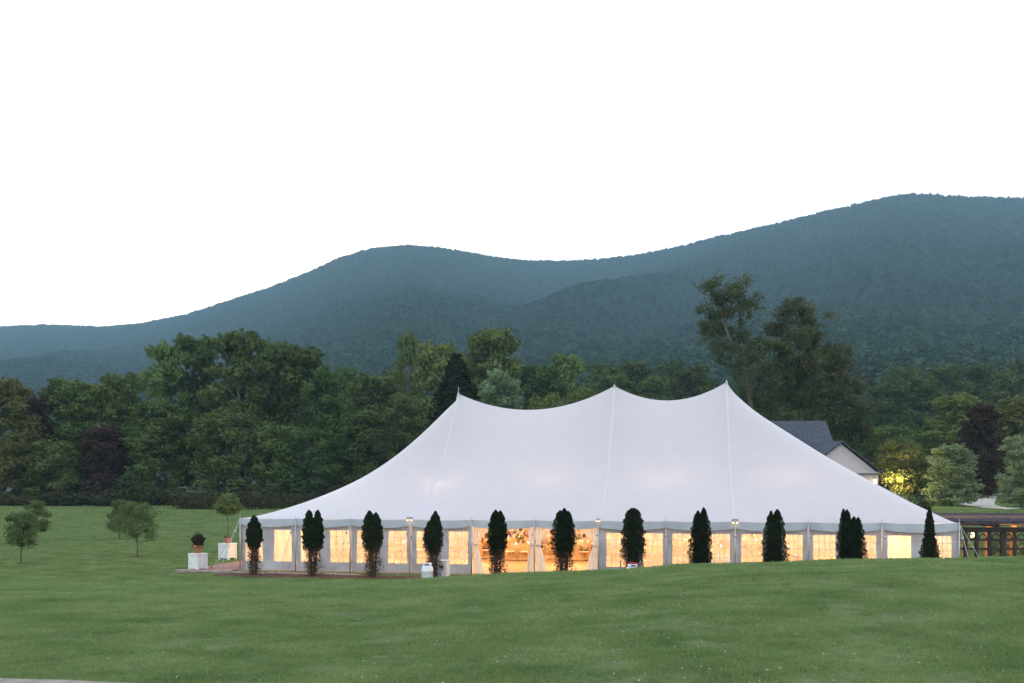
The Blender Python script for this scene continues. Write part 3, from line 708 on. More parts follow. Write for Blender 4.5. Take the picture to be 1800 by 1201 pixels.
# ---- people
def skinned(name, joints, edges, mats, root=0, sub=1):
    me = bpy.data.meshes.new(name); me.from_pydata([j[:3] for j in joints], edges, []); o = bpy.data.objects.new(name, me); COL.objects.link(o)
    md = o.modifiers.new('skin', 'SKIN'); md.use_smooth_shade = True
    for i, j in enumerate(joints):
        sv = me.skin_vertices[0].data[i]; sv.radius = (j[3], j[4] if len(j) > 4 else j[3]); sv.use_root = (i == root)
    o.modifiers.new('sub', 'SUBSURF').levels = sub; o.modifiers['sub'].render_levels = sub
    dg = bpy.context.evaluated_depsgraph_get(); ev = o.evaluated_get(dg); m2 = bpy.data.meshes.new_from_object(ev); m2.name = name
    m2.materials.clear(); m2.materials.append(mats); m2.polygons.foreach_set('use_smooth', np.ones(len(m2.polygons), bool))
    bpy.data.objects.remove(o); return m2
def seated_skeleton(lean=0.0, clothes=None, turn=0):
    J = [(0, -.03, .58, .13, .11), (0, -.05, .76, .125, .10), (0, -.02 + lean, .95, .145, .105), (0, .0 + lean, 1.08, .058), (0, .02 + lean, 1.15, .062), (turn * .01, .03 + lean, 1.225, .082), (turn * .01, .02 + lean, 1.30, .078), (turn * .01, .01 + lean, 1.345, .05)]
    E = [(0, 1), (1, 2), (2, 3), (3, 4), (4, 5), (5, 6), (6, 7)]
    J.append((turn * .03, .118 + lean, 1.225, .014)); E.append((5, 8))                    # nose
    for sg in (-1, 1): J.append((sg * .088, .015 + lean, 1.225, .014)); E.append((5, len(J) - 1))   # ears
    for sg in (-1, 1):
        b = len(J)
        J += [(sg * .17, -.01 + lean, 1.03, .058), (sg * .235, .07 + lean, .82, .043), (sg * .19, .30 + lean, .81, .030), (sg * .18, .37 + lean, .805, .034, .018)]
        E += [(2, b), (b, b + 1), (b + 1, b + 2), (b + 2, b + 3)]
        for q, (dx, ln) in enumerate(((-.027, .075), (-.009, .088), (.009, .083), (.026, .066))):
            c = len(J); J += [(sg * .18 + dx, .41 + lean, .805, .009), (sg * .18 + dx * 1.15, .41 + ln * .6 + lean, .80, .0085), (sg * .18 + dx * 1.2, .41 + ln + lean, .785, .007)]
            E += [(b + 3, c), (c, c + 1), (c + 1, c + 2)]
        c = len(J); J += [(sg * (.18 - .035), .355 + lean, .80, .010), (sg * (.18 - .055), .395 + lean, .795, .009)]; E += [(b + 3, c), (c, c + 1)]
    for sg in (-1, 1):
        b = len(J)
        J += [(sg * .10, .02, .565, .095, .085), (sg * .125, .43, .555, .065), (sg * .125, .40, .30, .056), (sg * .125, .40, .09, .04), (sg * .135, .52, .045, .038, .03)]
        E += [(0, b), (b, b + 1), (b + 1, b + 2), (b + 2, b + 3), (b + 3, b + 4)]
    return J, E
def hair_mesh(long, m, lean):
    rs = np.random.RandomState(3); V = []; Fs = []; n, k = 14, 9
    for j in range(k + 1):
        ph = j / k * (2.0 if not long else 2.2)
        for i_ in range(n):
            a = 2 * math.pi * i_ / n; front = max(0, math.sin(a)); p2 = ph * (1 - .42 * front)
            r_ = .098 * math.sin(p2) if p2 < 1.57 else .098
            zz = 1.265 + lean * 0 + (.105 * math.cos(p2) if p2 < 1.57 else -(p2 - 1.57) * (.13 if not long else .42))
            V.append((r_ * math.cos(a) * .92, .012 + lean + r_ * math.sin(a) * 1.05, zz + .004 * math.sin(a * 7)))
            if j: c = j * n + i_; d = j * n + (i_ + 1) % n; Fs.append((c - n, d - n, d, c))
    return mesh_np('hair', V, Fs, m, True)
def person(top, bottom, hair, long, lean):
    J, E = seated_skeleton(lean)
    p = empty('person', (0, 0, -50)); obj('body', skinned('body', J, E, M['skin']), p)
    # shirt: torso, upper arms and sleeves; trousers: hips, thighs, shins
    def sub(keep, grow):
        mp = {k: i for i, k in enumerate(keep)}
        return [J[k][:3] + tuple(r_ + grow for r_ in J[k][3:]) for k in keep], [(mp[a], mp[b]) for a, b in E if a in mp and b in mp]
    arms = [11, 12, 13, 11 + 18, 12 + 18, 13 + 18]
    js, es = sub([0, 1, 2, 3] + arms, .014); js[3] = (js[3][0], js[3][1], js[3][2] - .03, .07, .07)
    obj('shirt', skinned('shirt', js, es, M[top]), p)
    b0 = 11 + 36; legs = [b0, b0 + 1, b0 + 2, b0 + 3, b0 + 5, b0 + 6, b0 + 7, b0 + 8]
    js, es = sub([0] + legs, .016); obj('trousers', skinned('trousers', js, es, M[bottom]), p)
    obj('hair', hair_mesh(long, M[hair], lean), p)
    return p
CHAIR, TABLE, VASE, CANDLE = chair(), table(), vase(), candle()
PEOPLE = [person('white_shirt', 'grey_cloth', 'hair_dark', False, .03), person('plum', 'navy', 'hair_brown', True, .06), person('grey_cloth', 'navy', 'hair_dark', False, 0.0), person('white_shirt', 'navy', 'hair_brown', True, .05)]
used = {}
FZ = .052
def place(proto, key, s_, t, z, rot, label, cat, group):
    o = proto if key not in used else copy_tree(proto); used[key] = 1
    o.location = t2w(s_, t, z); o.rotation_euler = (0, 0, rot - TH)
    for k in ('label', 'category', 'group'):
        if k in o: del o[k]
    tag(o, label, cat, group); return o
TABLES = [(11.25, 8.1), (14.0, 8.5), (9.45, 8.9), (17.4, 7.4), (20.8, 7.8), (24.2, 8.2), (5.4, 8.4), (12.9, 12.4), (9.7, 14.3), (15.8, 12.3), (19.3, 12.2), (23.0, 12.4)]
random.seed(21)
for ti, (s_, t) in enumerate(TABLES):
    seen = {0: 'round banquet table seen through the left tent opening', 1: 'round banquet table seen through the right tent opening'}
    place(TABLE, 'table', s_, t, FZ, 0, seen.get(ti, 'round banquet table under a cream cloth inside the tent, seen through windows'), 'table', 'banquet tables in the tent')
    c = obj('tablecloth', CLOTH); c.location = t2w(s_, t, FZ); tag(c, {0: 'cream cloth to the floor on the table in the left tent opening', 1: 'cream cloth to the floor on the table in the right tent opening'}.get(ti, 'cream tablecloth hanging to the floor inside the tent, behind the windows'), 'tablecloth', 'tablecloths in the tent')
    place(VASE, 'vase', s_, t, FZ + .757, random.uniform(0, 6), {0: 'white flower arrangement on the table in the left opening', 1: 'white flower arrangement on the table in the right opening'}.get(ti, 'white flower arrangement on a table deeper inside the tent'), 'flowers', 'table flowers in the tent')
    for q in range(2):
        a = random.uniform(0, 6.28); place(CANDLE, 'candle', s_ + .45 * math.cos(a + q * 3), t + .45 * math.sin(a + q * 3), FZ + .757, 0, 'glowing glass candle on a banquet table in the tent', 'candle', 'table candles in the tent')
    angs = {0: [-1.90, -1.24, .75, 2.0], 1: [-1.571 - .88, -1.571 + .55, -.2, .95, 2.19, 3.0], 2: [-1.52, 1.3, 2.2, 3.1]}.get(ti, [-1.571 - .55, -1.571 + .55, -.05, .95, 2.19, 3.19])
    for ai, a in enumerate(angs):
        cs, ct = s_ + 1.12 * math.cos(a), t + 1.12 * math.sin(a)
        rot = math.atan2(-math.sin(a), -math.cos(a)) - math.pi / 2 + random.uniform(-.15, .15)
        lab = {(0, 0): 'empty gold chair left of centre before the table in the left opening', (0, 1): 'empty gold chair right of centre before the table in the left opening',
               (1, 0): 'gold chair under the white-shirted guest at left of the right opening', (1, 1): 'gold chair under the white-shirted guest at right of the right opening',
               (2, 0): 'gold chair under the dark-haired guest at the left edge of left opening'}.get((ti, ai), 'gold chiavari chair with ivory cushion at a banquet table inside the tent')
        place(CHAIR, 'chair', cs, ct, FZ, rot, lab, 'chair', 'gold chairs at the banquet tables')
        occ = None
        if ti == 1 and ai < 2: occ = (0, ('guest in white shirt seated back to us, left in the right opening', 'guest in white shirt seated back to us, right in the right opening')[ai])
        elif ti == 2 and ai == 0: occ = (1, 'guest in plum top with brown hair at left edge of left opening')
        elif ti == 1 and ai == 5: occ = (2, 'guest in dark grey seated at the left side of the right opening')
        elif ti == 1 and ai == 2: occ = (3, 'long-haired guest in white seated at the right side of right opening')
        elif ti == 0 and ai == 2: occ = (2, 'guest in dark grey facing us across the table in the left opening')
        elif ti >= 7 and ai in (0, 1, 3, 4): occ = (random.randrange(4), 'seated guest at a table at the back of the tent')
        elif ti in (3, 4) and ai in (3, 4): occ = (random.randrange(4), 'seated guest inside the tent, blurred behind the gridded windows')
        if ti == 8: occ = (1 if ai != 1 else 2, occ[1]) if occ and ai != 0 else None
        if occ: place(PEOPLE[occ[0]], 'p%d' % occ[0], cs, ct, FZ + .0, rot, occ[1], 'person', 'guests seated in the tent')
# a white-draped serving table just inside the right windows
sv = empty('serving_table', t2w(spx(1268, 1.2), 1.2, FZ), -TH, 'white draped serving table behind the gridded window right of centre', 'table')
MB().box((0, 0, .42), (1.25, .7, .76)).build('drape', M['white_cloth'], sv); MB().box((0, 0, .81), (1.3, .76, .02)).build('tabletop', M['white_cloth'], sv)

# ------------------------------------------------------------------ arborvitae row
def arborvitae(px, top, wpx, tips, skirt, seed, label, round_=False):
    rs = np.random.RandomState(seed); t = -2.1; s_ = spx(px, t); p = t2w(s_, t); z0 = hz(p.x, p.y); h = zpx(top, p.y) - z0; wd = wpx / F * p.y / 2 * 1.1
    e = empty('arborvitae', (p.x, p.y, z0), rs.uniform(0, .4), label, 'evergreen', 'clipped evergreens in a row before the tent')
    st = MB(); ns = max(2, min(4, len(tips) + 1)); tw = MB()
    for k in range(ns):
        a = k * 6.28 / ns + .4; r_ = wd * .33
        st.tube([(r_ * .6 * math.cos(a), r_ * .3 * math.sin(a), -.05), (r_ * math.cos(a), r_ * .6 * math.sin(a), h * .3), (r_ * .8 * math.cos(a), r_ * .6 * math.sin(a), h * .7)], [.04, .034, .012], 6)
    st.build('trunk', M['twig'], e)
    Vs = []; off = 0; Fs = []
    lo = skirt
    for (dx, ht, wf) in tips:           # several leaders fused into one column
        n = int(7500 / len(tips) + 2000)
        u = rs.uniform(0, 1, n); zz = h * (lo + (ht - lo) * u); zz = zz + h * .07 * (1 - u) ** 3 * np.sin(rs.uniform(0, 6.28, n)) * (lo > .2)
        prof = np.interp(u, [0, .07, .25, .5, .75, .92, 1], [.62, .9, 1.0, .92, .68, .36, .05]) if not round_ else np.interp(u, [0, .07, .25, .5, .8, .93, 1], [.7, .92, 1.0, .9, .66, .48, .12])
        lum = 1 + .16 * np.sin(zz * 9 + dx * 30 + seed * 1.7) * np.sin(u * 13 + seed) + .07 * np.sin(zz * 27 + seed)
        a = rs.uniform(0, 6.28, n); rr_ = wd * wf * prof * lum * (.55 + .5 * rs.uniform(size=n) ** .5)
        cx = dx * wd * np.interp(u, [0, .5, 1], [.75, .9, 1.0])
        P = np.stack([cx + rr_ * np.cos(a), rr_ * np.sin(a), zz], 1); N = np.stack([np.cos(a), np.sin(a), .3 + 0 * a], 1) + rs.normal(0, .45, (n, 3))
        V, Fq = leaf_quads(rs, P, N, .034, .45); Vs.append(V); Fs.append(Fq + off); off += len(V)
        # inner sprays keep the crown from being see-through
        n2 = 500; u = rs.uniform(0, .93, n2); zz = h * (lo + (ht - lo) * u); prof = np.interp(u, [0, .25, .6, 1], [.5, .7, .5, .1]); a = rs.uniform(0, 6.28, n2)
        rr_ = wd * wf * prof * .6; P = np.stack([dx * wd * .85 + rr_ * np.cos(a), rr_ * np.sin(a), zz], 1); N = np.stack([np.cos(a), np.sin(a), 0 * a], 1) + rs.normal(0, .3, (n2, 3))
        V, Fq = leaf_quads(rs, P, N, .10, .8); Vs.append(V); Fs.append(Fq + off); off += len(V)
    obj('foliage', mesh_np('foliage', np.concatenate(Vs), np.concatenate(Fs), M['leaf_arb']), e)
    # browsed lower half: thin brown sprays
    n = 2600; u = rs.uniform(0, 1, n) ** .75; zz = h * lo * 1.08 * u; a = rs.uniform(0, 6.28, n); rr_ = wd * np.interp(u, [0, .3, .7, 1], [.8, .95, .7, .8]) * rs.uniform(.1, 1, n) ** .8 * (1 + .25 * np.sin(a * 3 + zz * 4))
    P = np.stack([rr_ * np.cos(a), rr_ * np.sin(a), zz], 1); V, Fq = leaf_quads(rs, P, rs.normal(size=(n, 3)), .042, .3); obj('bare_twigs', mesh_np('bare_twigs', V, Fq, M['twig']), e)
    return e
ARB = [(447, 907, 24, [(0, 1, 1)], .52, 'first arborvitae at the left tent corner, smallest and single-tipped, browsed bare below'),
       (550, 897, 35, [(-.35, 1, .72), (.45, 1.0, .6), (0, .85, .9)], .46, 'second arborvitae from the left, with two rounded knobs at its top'),
       (655, 898, 34, [(-.3, 1, .75), (.32, .97, .72)], .46, 'third arborvitae from left with twin blunt tips and thick brown stems'),
       (762, 899, 31, [(.2, 1, .8), (-.2, .88, .85)], .44, 'arborvitae standing just behind the upright propane cylinder'),
       (874, 897, 33, [(-.15, 1, .85), (.3, .99, .72)], .42, 'twin-tipped arborvitae in front of the left tent opening'),
       (991, 894, 39, [(-.3, .97, .75), (.05, 1, .7), (.38, .96, .65)], .40, 'three-tipped arborvitae in front of the right tent opening'),
       (1113, 894, 41, [(0, 1, 1.0)], .36, 'round-topped arborvitae above the half-hidden red-capped cylinder'),
       (1231, 893, 38, [(.3, 1, .75), (-.2, .96, .8)], .16, 'dark arborvitae with a notched tip left of the right peak seam'),
       (1362, 896, 42, [(-.3, .98, .72), (.2, 1, .8)], .12, 'broad arborvitae with flat double top, third from the right'),
       (1497, 895, 57, [(-.52, 1, .42), (-.3, .99, .55), (.15, .9, .6), (.42, .89, .52)], .08, 'widest arborvitae with four ragged tips, second from the right'),
       (1634, 891, 31, [(0, 1, .62), (0, .72, 1.0)], .08, 'slender pointed arborvitae at the right end of the tent')]
for k, (px, top, wp, tips, sk, lab) in enumerate(ARB): arborvitae(px, top, wp, tips, sk, 100 + k, lab, k == 6)

# ------------------------------------------------------------------ propane cylinders, heater, planters
def cylinder(px, py, hgt, label):
    p = gxy(px, 36.4) if py else gxy(px, 34.0)
    if py: p.z = zpx(py, p.y)
    e = empty('propane_cylinder', p, 0, label, 'gas cylinder', 'propane cylinders on the bank'); r_ = .235
    MB().lathe([(r_ * .9, 0), (r_ * .92, .05), (r_ * .9, .06)], n=20).build('foot_ring', M['tank'], e, True)
    MB().lathe([(r_ * .9, .06), (r_, .12), (r_, .34), (r_ + .008, .35), (r_ + .008, .37), (r_, .38), (r_, hgt - .2), (r_ * .86, hgt - .11), (r_ * .5, hgt - .07)], n=24).build('body', M['tank'], e, True)
    cl = MB().lathe([(r_ * .74, hgt - .13), (r_ * .76, hgt + .02), (r_ * .72, hgt + .02), (r_ * .70, hgt - .12)], n=24).build('collar', M['tank'], e, True)
    MB().box((0, -r_ * .755, hgt - .035), (.17, .012, .05)).build('handhold', M['iron'], cl)
    v = MB().lathe([(.02, hgt - .08), (.02, hgt), (.035, hgt + .005), (.035, hgt + .03)], n=8).build('valve', M['pole'], e)
    MB().lathe([(.05, hgt + .03), (.055, hgt + .05), (.02, hgt + .06)], n=10).build('valve_handle', M['red'], v)
    return e, p
cylinder(751, 1019.5, .66, 'white upright propane cylinder beside an arborvitae, dark slot in its collar')
q = gxy(1112, 33.8)
e, _ = cylinder(1112, 0, .80, 'propane cylinder with red top, half hidden by the grass crest')
for ch in list(e.children):
    pass
e.location = (q.x, q.y, zpx(990, q.y) - .85)
MB().lathe([(.12, .80), (.17, .82), (.17, .86), (.10, .87)], n=14).build('protective_cap', M['red'], e)
hc = empty('cylinder_trolley', (q.x, q.y + .35, e.location.z), 0, 'black metal trolley frame behind the half-hidden propane cylinder', 'trolley')
for sg in (-1, 1):
    MB().tube([(sg * .42, 0, 0), (sg * .42, 0, .62), (sg * .40, -.02, .92)], .02, 6).build('upright', M['iron'], hc)
    mb = MB(); mb.tube([(sg * .50, 0, .2 + .2 * math.sin(a)) if False else (sg * .50, .2 * math.cos(a), .2 + .2 * math.sin(a)) for a in np.linspace(0, 6.28, 17)], .025, 6); mb.build('wheel', M['iron'], hc)
MB().tube([(-.42, 0, .55), (.42, 0, .55)], .016, 6).build('crossbar', M['iron'], hc)
p = t2w(spx(781, -1.2), -1.2, 0)
bx = empty('heater_unit', (p.x, p.y, .0), -TH, 'white boxy tent heater standing on the mulch by the wall', 'heater')
MB().box((0, 0, .36), (.34, .6, .62)).build('casing', M['white_paint'], bx); MB().box((0, 0, .69), (.37, .63, .03)).build('lid', M['white_paint'], bx)
for sg in (-1, 1):
    for s2 in (-1, 1): MB().box((sg * .13, s2 * .24, .025), (.05, .05, .06)).build('foot', M['iron'], bx)
MB().box((-.05, -.305, .45), (.18, .012, .14)).build('grille', M['iron'], bx)
MB().tube([(-.17, -.1, .2), (-.5, -.3, .06), (-.8, -.7, .05)], .025, 6).build('hose', M['iron'], bx)

def planter(px, py, wpx, hpx, rz, label):
    p = gpx(px, py); W_ = wpx / F * p.y; Hh = hpx / F * p.y
    e = empty('planter_box', p, rz, label, 'planter', 'white planter boxes beside the terrace'); W_ *= .78
    MB().box((0, 0, Hh * .53), (W_, W_, Hh * .82)).build('box', M['white_paint'], e)
    MB().box((0, 0, Hh * .96), (W_ * 1.14, W_ * 1.14, Hh * .09)).build('rim', M['white_paint'], e)
    for sx_ in (-1, 1):
        for sy_ in (-1, 1): MB().box((sx_ * W_ * .46, sy_ * W_ * .46, Hh * .46), (W_ * .17, W_ * .17, Hh * .92)).build('corner_post', M['white_paint'], e)
    for a in range(4): MB().box((math.cos(a * 1.571) * W_ * .503, math.sin(a * 1.571) * W_ * .503, Hh * .53), (.02, W_ * .55, Hh * .6), rz=a * 1.571).build('panel', M['white_paint'], e)
    return p, Hh
def pot(p, z, r_, h, label):
    e = empty('terracotta_pot', (p.x, p.y, z), 0, label, 'pot', 'terracotta pots on the planters')
    MB().lathe([(r_ * .68, 0), (r_ * .92, h * .78), (r_ * 1.08, h * .79), (r_ * 1.08, h), (r_ * .95, h), (r_ * .93, h * .9)], n=20).build('vessel', M['terracotta'], e, True)
    MB().lathe([(r_ * .9, h * .88), (r_ * .5, h * .92)], n=16).build('soil', M['soil'], e)
p1, h1 = planter(348, 1003, 27, 30, -.5, 'white planter box on the grass left of the terrace, with dark shrub')
pot(p1, p1.z + h1 * 1.005, .2, .36, 'terracotta pot on the front planter under the dark shrub')
def bush(name, p, c, r_, n, size, m, label, cat, stems=5, seed=1, group=None, inner=.3):
    rs = np.random.RandomState(seed); e = empty(name, p, 0, label, cat, group)
    st = MB()
    for k in range(stems):
        a = rs.uniform(0, 6.28); st.tube([(0, 0, -.03), (c[0] + r_[0] * .4 * math.cos(a), c[1] + r_[1] * .4 * math.sin(a), c[2] + r_[2] * .3)], [size * .22, size * .1], 5)
    st.build('stems', M['twig'], e)
    P, N = ell(rs, n, c, r_, inner); V, Fq = leaf_quads(rs, P, N, size); obj('foliage', mesh_np('foliage', V, Fq, m), e); return e
bush('potted_shrub', (p1.x, p1.y, p1.z + h1 + .33), (0, 0, .25), (.30, .30, .34), 900, .045, M['leaf_box'], 'dark round shrub in the terracotta pot on the front planter', 'shrub')
p2, h2 = planter(400, 984, 26, 29, -.4, 'white planter box behind the terrace carrying the standard tree')
pot(p2, p2.z + h2 * 1.005, .2, .26, 'terracotta pot on the rear planter below the standard tree')
# standard tree (ball on a stem)
e = empty('standard_tree', (p2.x, p2.y, p2.z + h2 + .2), 0, 'potted standard tree with a ragged green ball crown on a thin stem', 'tree')
zc = zpx(888, p2.y) - e.location.z; st = MB(); st.tube([(0, 0, 0), (.03, 0, zc * .4), (-.02, 0, zc * .75), (0, 0, zc)], [.03, .026, .024, .015], 6)
rs = np.random.RandomState(31)
for k in range(8):
    a = rs.uniform(0, 6.28); st.tube([(0, 0, zc * .72), (.4 * math.cos(a), .4 * math.sin(a), zc + rs.uniform(-.2, .4))], [.014, .006], 5)
st.build('trunk', M['bark'], e); Vs = []; Fs = []; off = 0
for (c, r_, n) in (((0, 0, zc), (.62, .6, .5), 1500), ((.15, -.1, zc + .3), (.45, .42, .32), 700), ((-.35, .1, zc - .1), (.42, .4, .33), 600), ((.4, 0, zc - .1), (.36, .4, .33), 500)):
    P, N = ell(rs, n, c, r_, .35); V, Fq = leaf_quads(rs, P, N, .055); Vs.append(V); Fs.append(Fq + off); off += len(V)
obj('crown', mesh_np('crown', np.concatenate(Vs), np.concatenate(Fs), M['leaf_young']), e)
P, N = ell(rs, 160, (0, 0, .12), (.2, .2, .1), .3); V, Fq = leaf_quads(rs, P, N, .05); obj('underplanting', mesh_np('underplanting', V, Fq, M['leaf_young']), e)

# ------------------------------------------------------------------ trees
def tree_meshes(seed, h, wd, lo, nb, nleaf, size, kind='broad', lean=0.0, trunk_r=None):
    """trunk mesh + crown vertices for a tree of height h, crown width wd starting at share lo of the height"""
    rs = np.random.RandomState(seed); tr = trunk_r or h * .014; tm = MB(); Vs = []; Fs = []; off = 0
    bend = rs.normal(0, .025 * h, 2)
    axis = lambda u: np.array([bend[0] * math.sin(u * 2.6) + lean * h * u ** 1.3, bend[1] * math.sin(u * 2.2), h * u])
    tm.tube([axis(u) - np.array([0, 0, .4 if u == 0 else 0]) for u in (0, .1, .3, .5, .7, .9)], [tr * 1.35, tr, tr * .8, tr * .58, tr * .36, tr * .12], 7)
    for k in range(nb):
        if kind == 'conifer':
            u = lo + (1 - lo) * (k + .5) / nb; rad = wd / 2 * (1 - (u - lo) / (1 - lo)) ** .8 * .62; a = k * 2.4; c = axis(u) + np.array([math.cos(a) * rad * .75, math.sin(a) * rad * .75, 0]); r_ = np.array([rad * .75 + .35, rad * .75 + .35, h * .05 + rad * .22])
        else:
            u = lo + (1 - lo) * ((k + rs.uniform(0, 1)) / nb) * .95 + .02; f = (u - lo) / (1 - lo)
            env = math.sin(math.pi * min(1, .2 + f * .73)) ** .5; a = k * 2.399 + rs.uniform(-.6, .6); d = math.sqrt(rs.uniform(.04, 1.0)) * env * wd / 2 * .8
            c = axis(u) + np.array([math.cos(a) * d, math.sin(a) * d, rs.normal(0, .02 * h)]); q = wd * rs.uniform(.11, .19) * (.7 + .3 * env); r_ = np.array([q, q, q * rs.uniform(.55, .85)])
            c[2] = min(c[2], h * (1 - .22 * (d / (wd / 2)) ** 2) - r_[2] * rs.uniform(.8, 1.4))
        p0 = axis(max(.06, u - rs.uniform(.10, .2))); tm.tube([p0, (p0 + c) / 2 + np.array([0, 0, -.02 * h]), c], [tr * .36, tr * .22, tr * .08], 5)
        n = int(nleaf / nb); P, N = ell(rs, n, c, r_, .35); V, Fq = leaf_quads(rs, P, N, size); Vs.append(V); Fs.append(Fq + off); off += len(V)
        for j in range(4):        # stray sprays break the outline
            d3 = rs.normal(size=3); d3 /= np.linalg.norm(d3); c2 = c + d3 * r_ * 1.12; P, N = ell(rs, int(n * .05) + 3, c2, r_ * .26, .1); V, Fq = leaf_quads(rs, P, N, size * .85); Vs.append(V); Fs.append(Fq + off); off += len(V)
    return tm, np.concatenate(Vs), np.concatenate(Fs)
BR = []
def variant(seed, kind, lo, nb, nleaf, size, wd):
    tm, V, Fq = tree_meshes(seed, 1.0 * 20, wd, lo, nb, nleaf, size, kind); return tm, V, Fq
cache = {}
def tree(key, vargs, leaf, px, Y, top, wpx, label, group, bark='bark', base=None, name='broadleaf_tree', rz=None):
    k = (key, leaf, bark)
    if k not in cache:
        kk = key
        if ('g', kk) not in cache: cache[('g', kk)] = variant(*vargs)
        tm, V, Fq = cache[('g', kk)]; cache[k] = (tm.mesh('trunk', M[bark], True), mesh_np('crown', V, Fq, M[leaf]), vargs[6])
    tme, cme, wd = cache[k]; p = gxy(px, Y)
    h = zpx(top, Y) - p.z; sz = h / 20.0; sw = 1.06 * wpx / F * Y / wd
    e = empty(name, p, rz if rz is not None else random.uniform(0, 6.28), label, 'tree', group); e.scale = (sw, sw, sz)
    obj('trunk', tme, e); obj('crown', cme, e); return e
VAR = {'a': (1, 'broad', .14, 46, 11000, .27, 10.5), 'b': (2, 'broad', .08, 52, 12000, .27, 11), 'c': (3, 'broad', .2, 40, 9000, .27, 10), 'd': (4, 'broad', .04, 56, 12000, .27, 12),
       'e': (5, 'broad', .26, 32, 6000, .26, 9), 'f': (6, 'conifer', .06, 60, 10000, .26, 9), 'g': (7, 'broad', .02, 50, 11000, .28, 14)}
random.seed(77)
G1 = 'trees of the wood behind the lawn'
LEFT = [('b', 'leaf_olive', 2, 122, 655, 120, 'olive tree cut by the left edge of the photo'),
        ('d', 'leaf_dark', 62, 128, 690, 95, 'dark reddish tree beside the olive tree at the left edge'),
        ('a', 'leaf_mid', 112, 130, 660, 110, 'broad tree with flat crown above the leftmost saplings'),
        ('c', 'leaf_olive', 160, 134, 668, 90, 'olive-green tree left of the pale slope tree'),
        ('b', 'leaf_mid', 216, 140, 648, 105, 'pale mid-height tree between two taller ones on the left'),
        ('e', 'leaf_mid', 292, 133, 592, 90, 'tall airy tree at the left end of the highest clump'),
        ('a', 'leaf_deep', 348, 135, 584, 110, 'tall dark-green tree left of the highest crown'),
        ('c', 'leaf_deep', 430, 132, 573, 125, 'highest dark crown of the left clump'),
        ('a', 'leaf_mid', 478, 140, 592, 90, 'tree directly right of the highest crown'),
        ('b', 'leaf_deep', 522, 134, 596, 125, 'wide dark tree at the right shoulder of the left clump'),
        ('d', 'leaf_deep', 575, 130, 640, 110, 'lower dark tree at the right end of the left clump'),
        ('d', 'leaf_deep', 270, 128, 700, 130, 'low bushy tree under the airy tree'),
        ('g', 'leaf_deep', 390, 126, 715, 140, 'low spreading tree under the highest crown'),
        ('g', 'leaf_mid', 480, 126, 740, 120, 'low pale spreading tree at centre of the left clump'),
        ('d', 'leaf_dark', 185, 126, 745, 110, 'low dark tree behind the second sapling'),
        ('g', 'leaf_olive', 95, 124, 770, 110, 'low olive tree behind the leftmost sapling'),
        ('g', 'leaf_deep', 560, 124, 750, 130, 'low dark tree above the tent left slope'),
        ('b', 'leaf_mid', 655, 150, 650, 125, 'rounded mid-green tree above the tent left slope'),
        ('d', 'leaf_deep', 640, 128, 715, 120, 'dark lower tree touching the tent left slope'),
        ('e', 'leaf_mid', 716, 165, 574, 56, 'thin tall airy tree left of the first tent peak'),
        ('a', 'leaf_mid', 763, 150, 596, 120, 'rounded tree just left of the first tent peak'),
        ('c', 'leaf_mid', 862, 155, 569, 130, 'tall tree with the highest crown behind the first tent peak'),
        ('d', 'leaf_light', 880, 135, 645, 110, 'lighter green tree right of the first tent peak'),
        ('b', 'leaf_mid', 820, 160, 615, 120, 'mid-green tree between the two high crowns'),
        ('a', 'leaf_deep', 940, 145, 636, 110, 'dark tree above the first roof saddle'),
        ('c', 'leaf_mid', 990, 150, 613, 92, 'tree with blocky square crown above the first roof saddle'),
        ('g', 'leaf_olive', 955, 125, 688, 100, 'low olive tree just above the first roof saddle'),
        ('g', 'leaf_olive', 1025, 130, 680, 90, 'low olive tree left of the middle tent peak'),
        ('d', 'leaf_mid', 720, 130, 690, 100, 'mid-green tree rising behind the left roof slope'),
        ('b', 'leaf_deep', 1080, 190, 650, 90, 'dark distant tree directly behind the middle peak'),
        ('d', 'leaf_deep', 1150, 185, 655, 100, 'dark distant tree above the second roof saddle'),
        ('a', 'leaf_deep', 1215, 190, 640, 90, 'dark distant tree left of the right tent peak'),
        ('c', 'leaf_deep', 1050, 230, 632, 80, 'far tree between the blocky crown and the middle peak'),
        ('b', 'leaf_deep', 1115, 240, 628, 90, 'far tree right of the middle peak, against the mountain'),
        ('a', 'leaf_deep', 1185, 235, 630, 80, 'far tree above the second saddle, against the mountain'),
        ('c', 'leaf_deep', 605, 230, 640, 70, 'far tree seen past the right end of the left clump'),
        ('c', 'leaf_deep', 690, 225, 645, 80, 'far tree left of the thin airy tree')]
for (k, lf, px, Y, top, wp, lab) in LEFT:
    tree(k, VAR[k], lf, px, Y, top, wp, lab, G1, 'pale_bark' if k in 'ce' else 'bark')
tree('f', VAR['f'], 'leaf_conifer', 802, 120, 634, 185, 'dark pointed conifer standing behind the first tent peak', G1, name='conifer_tree')
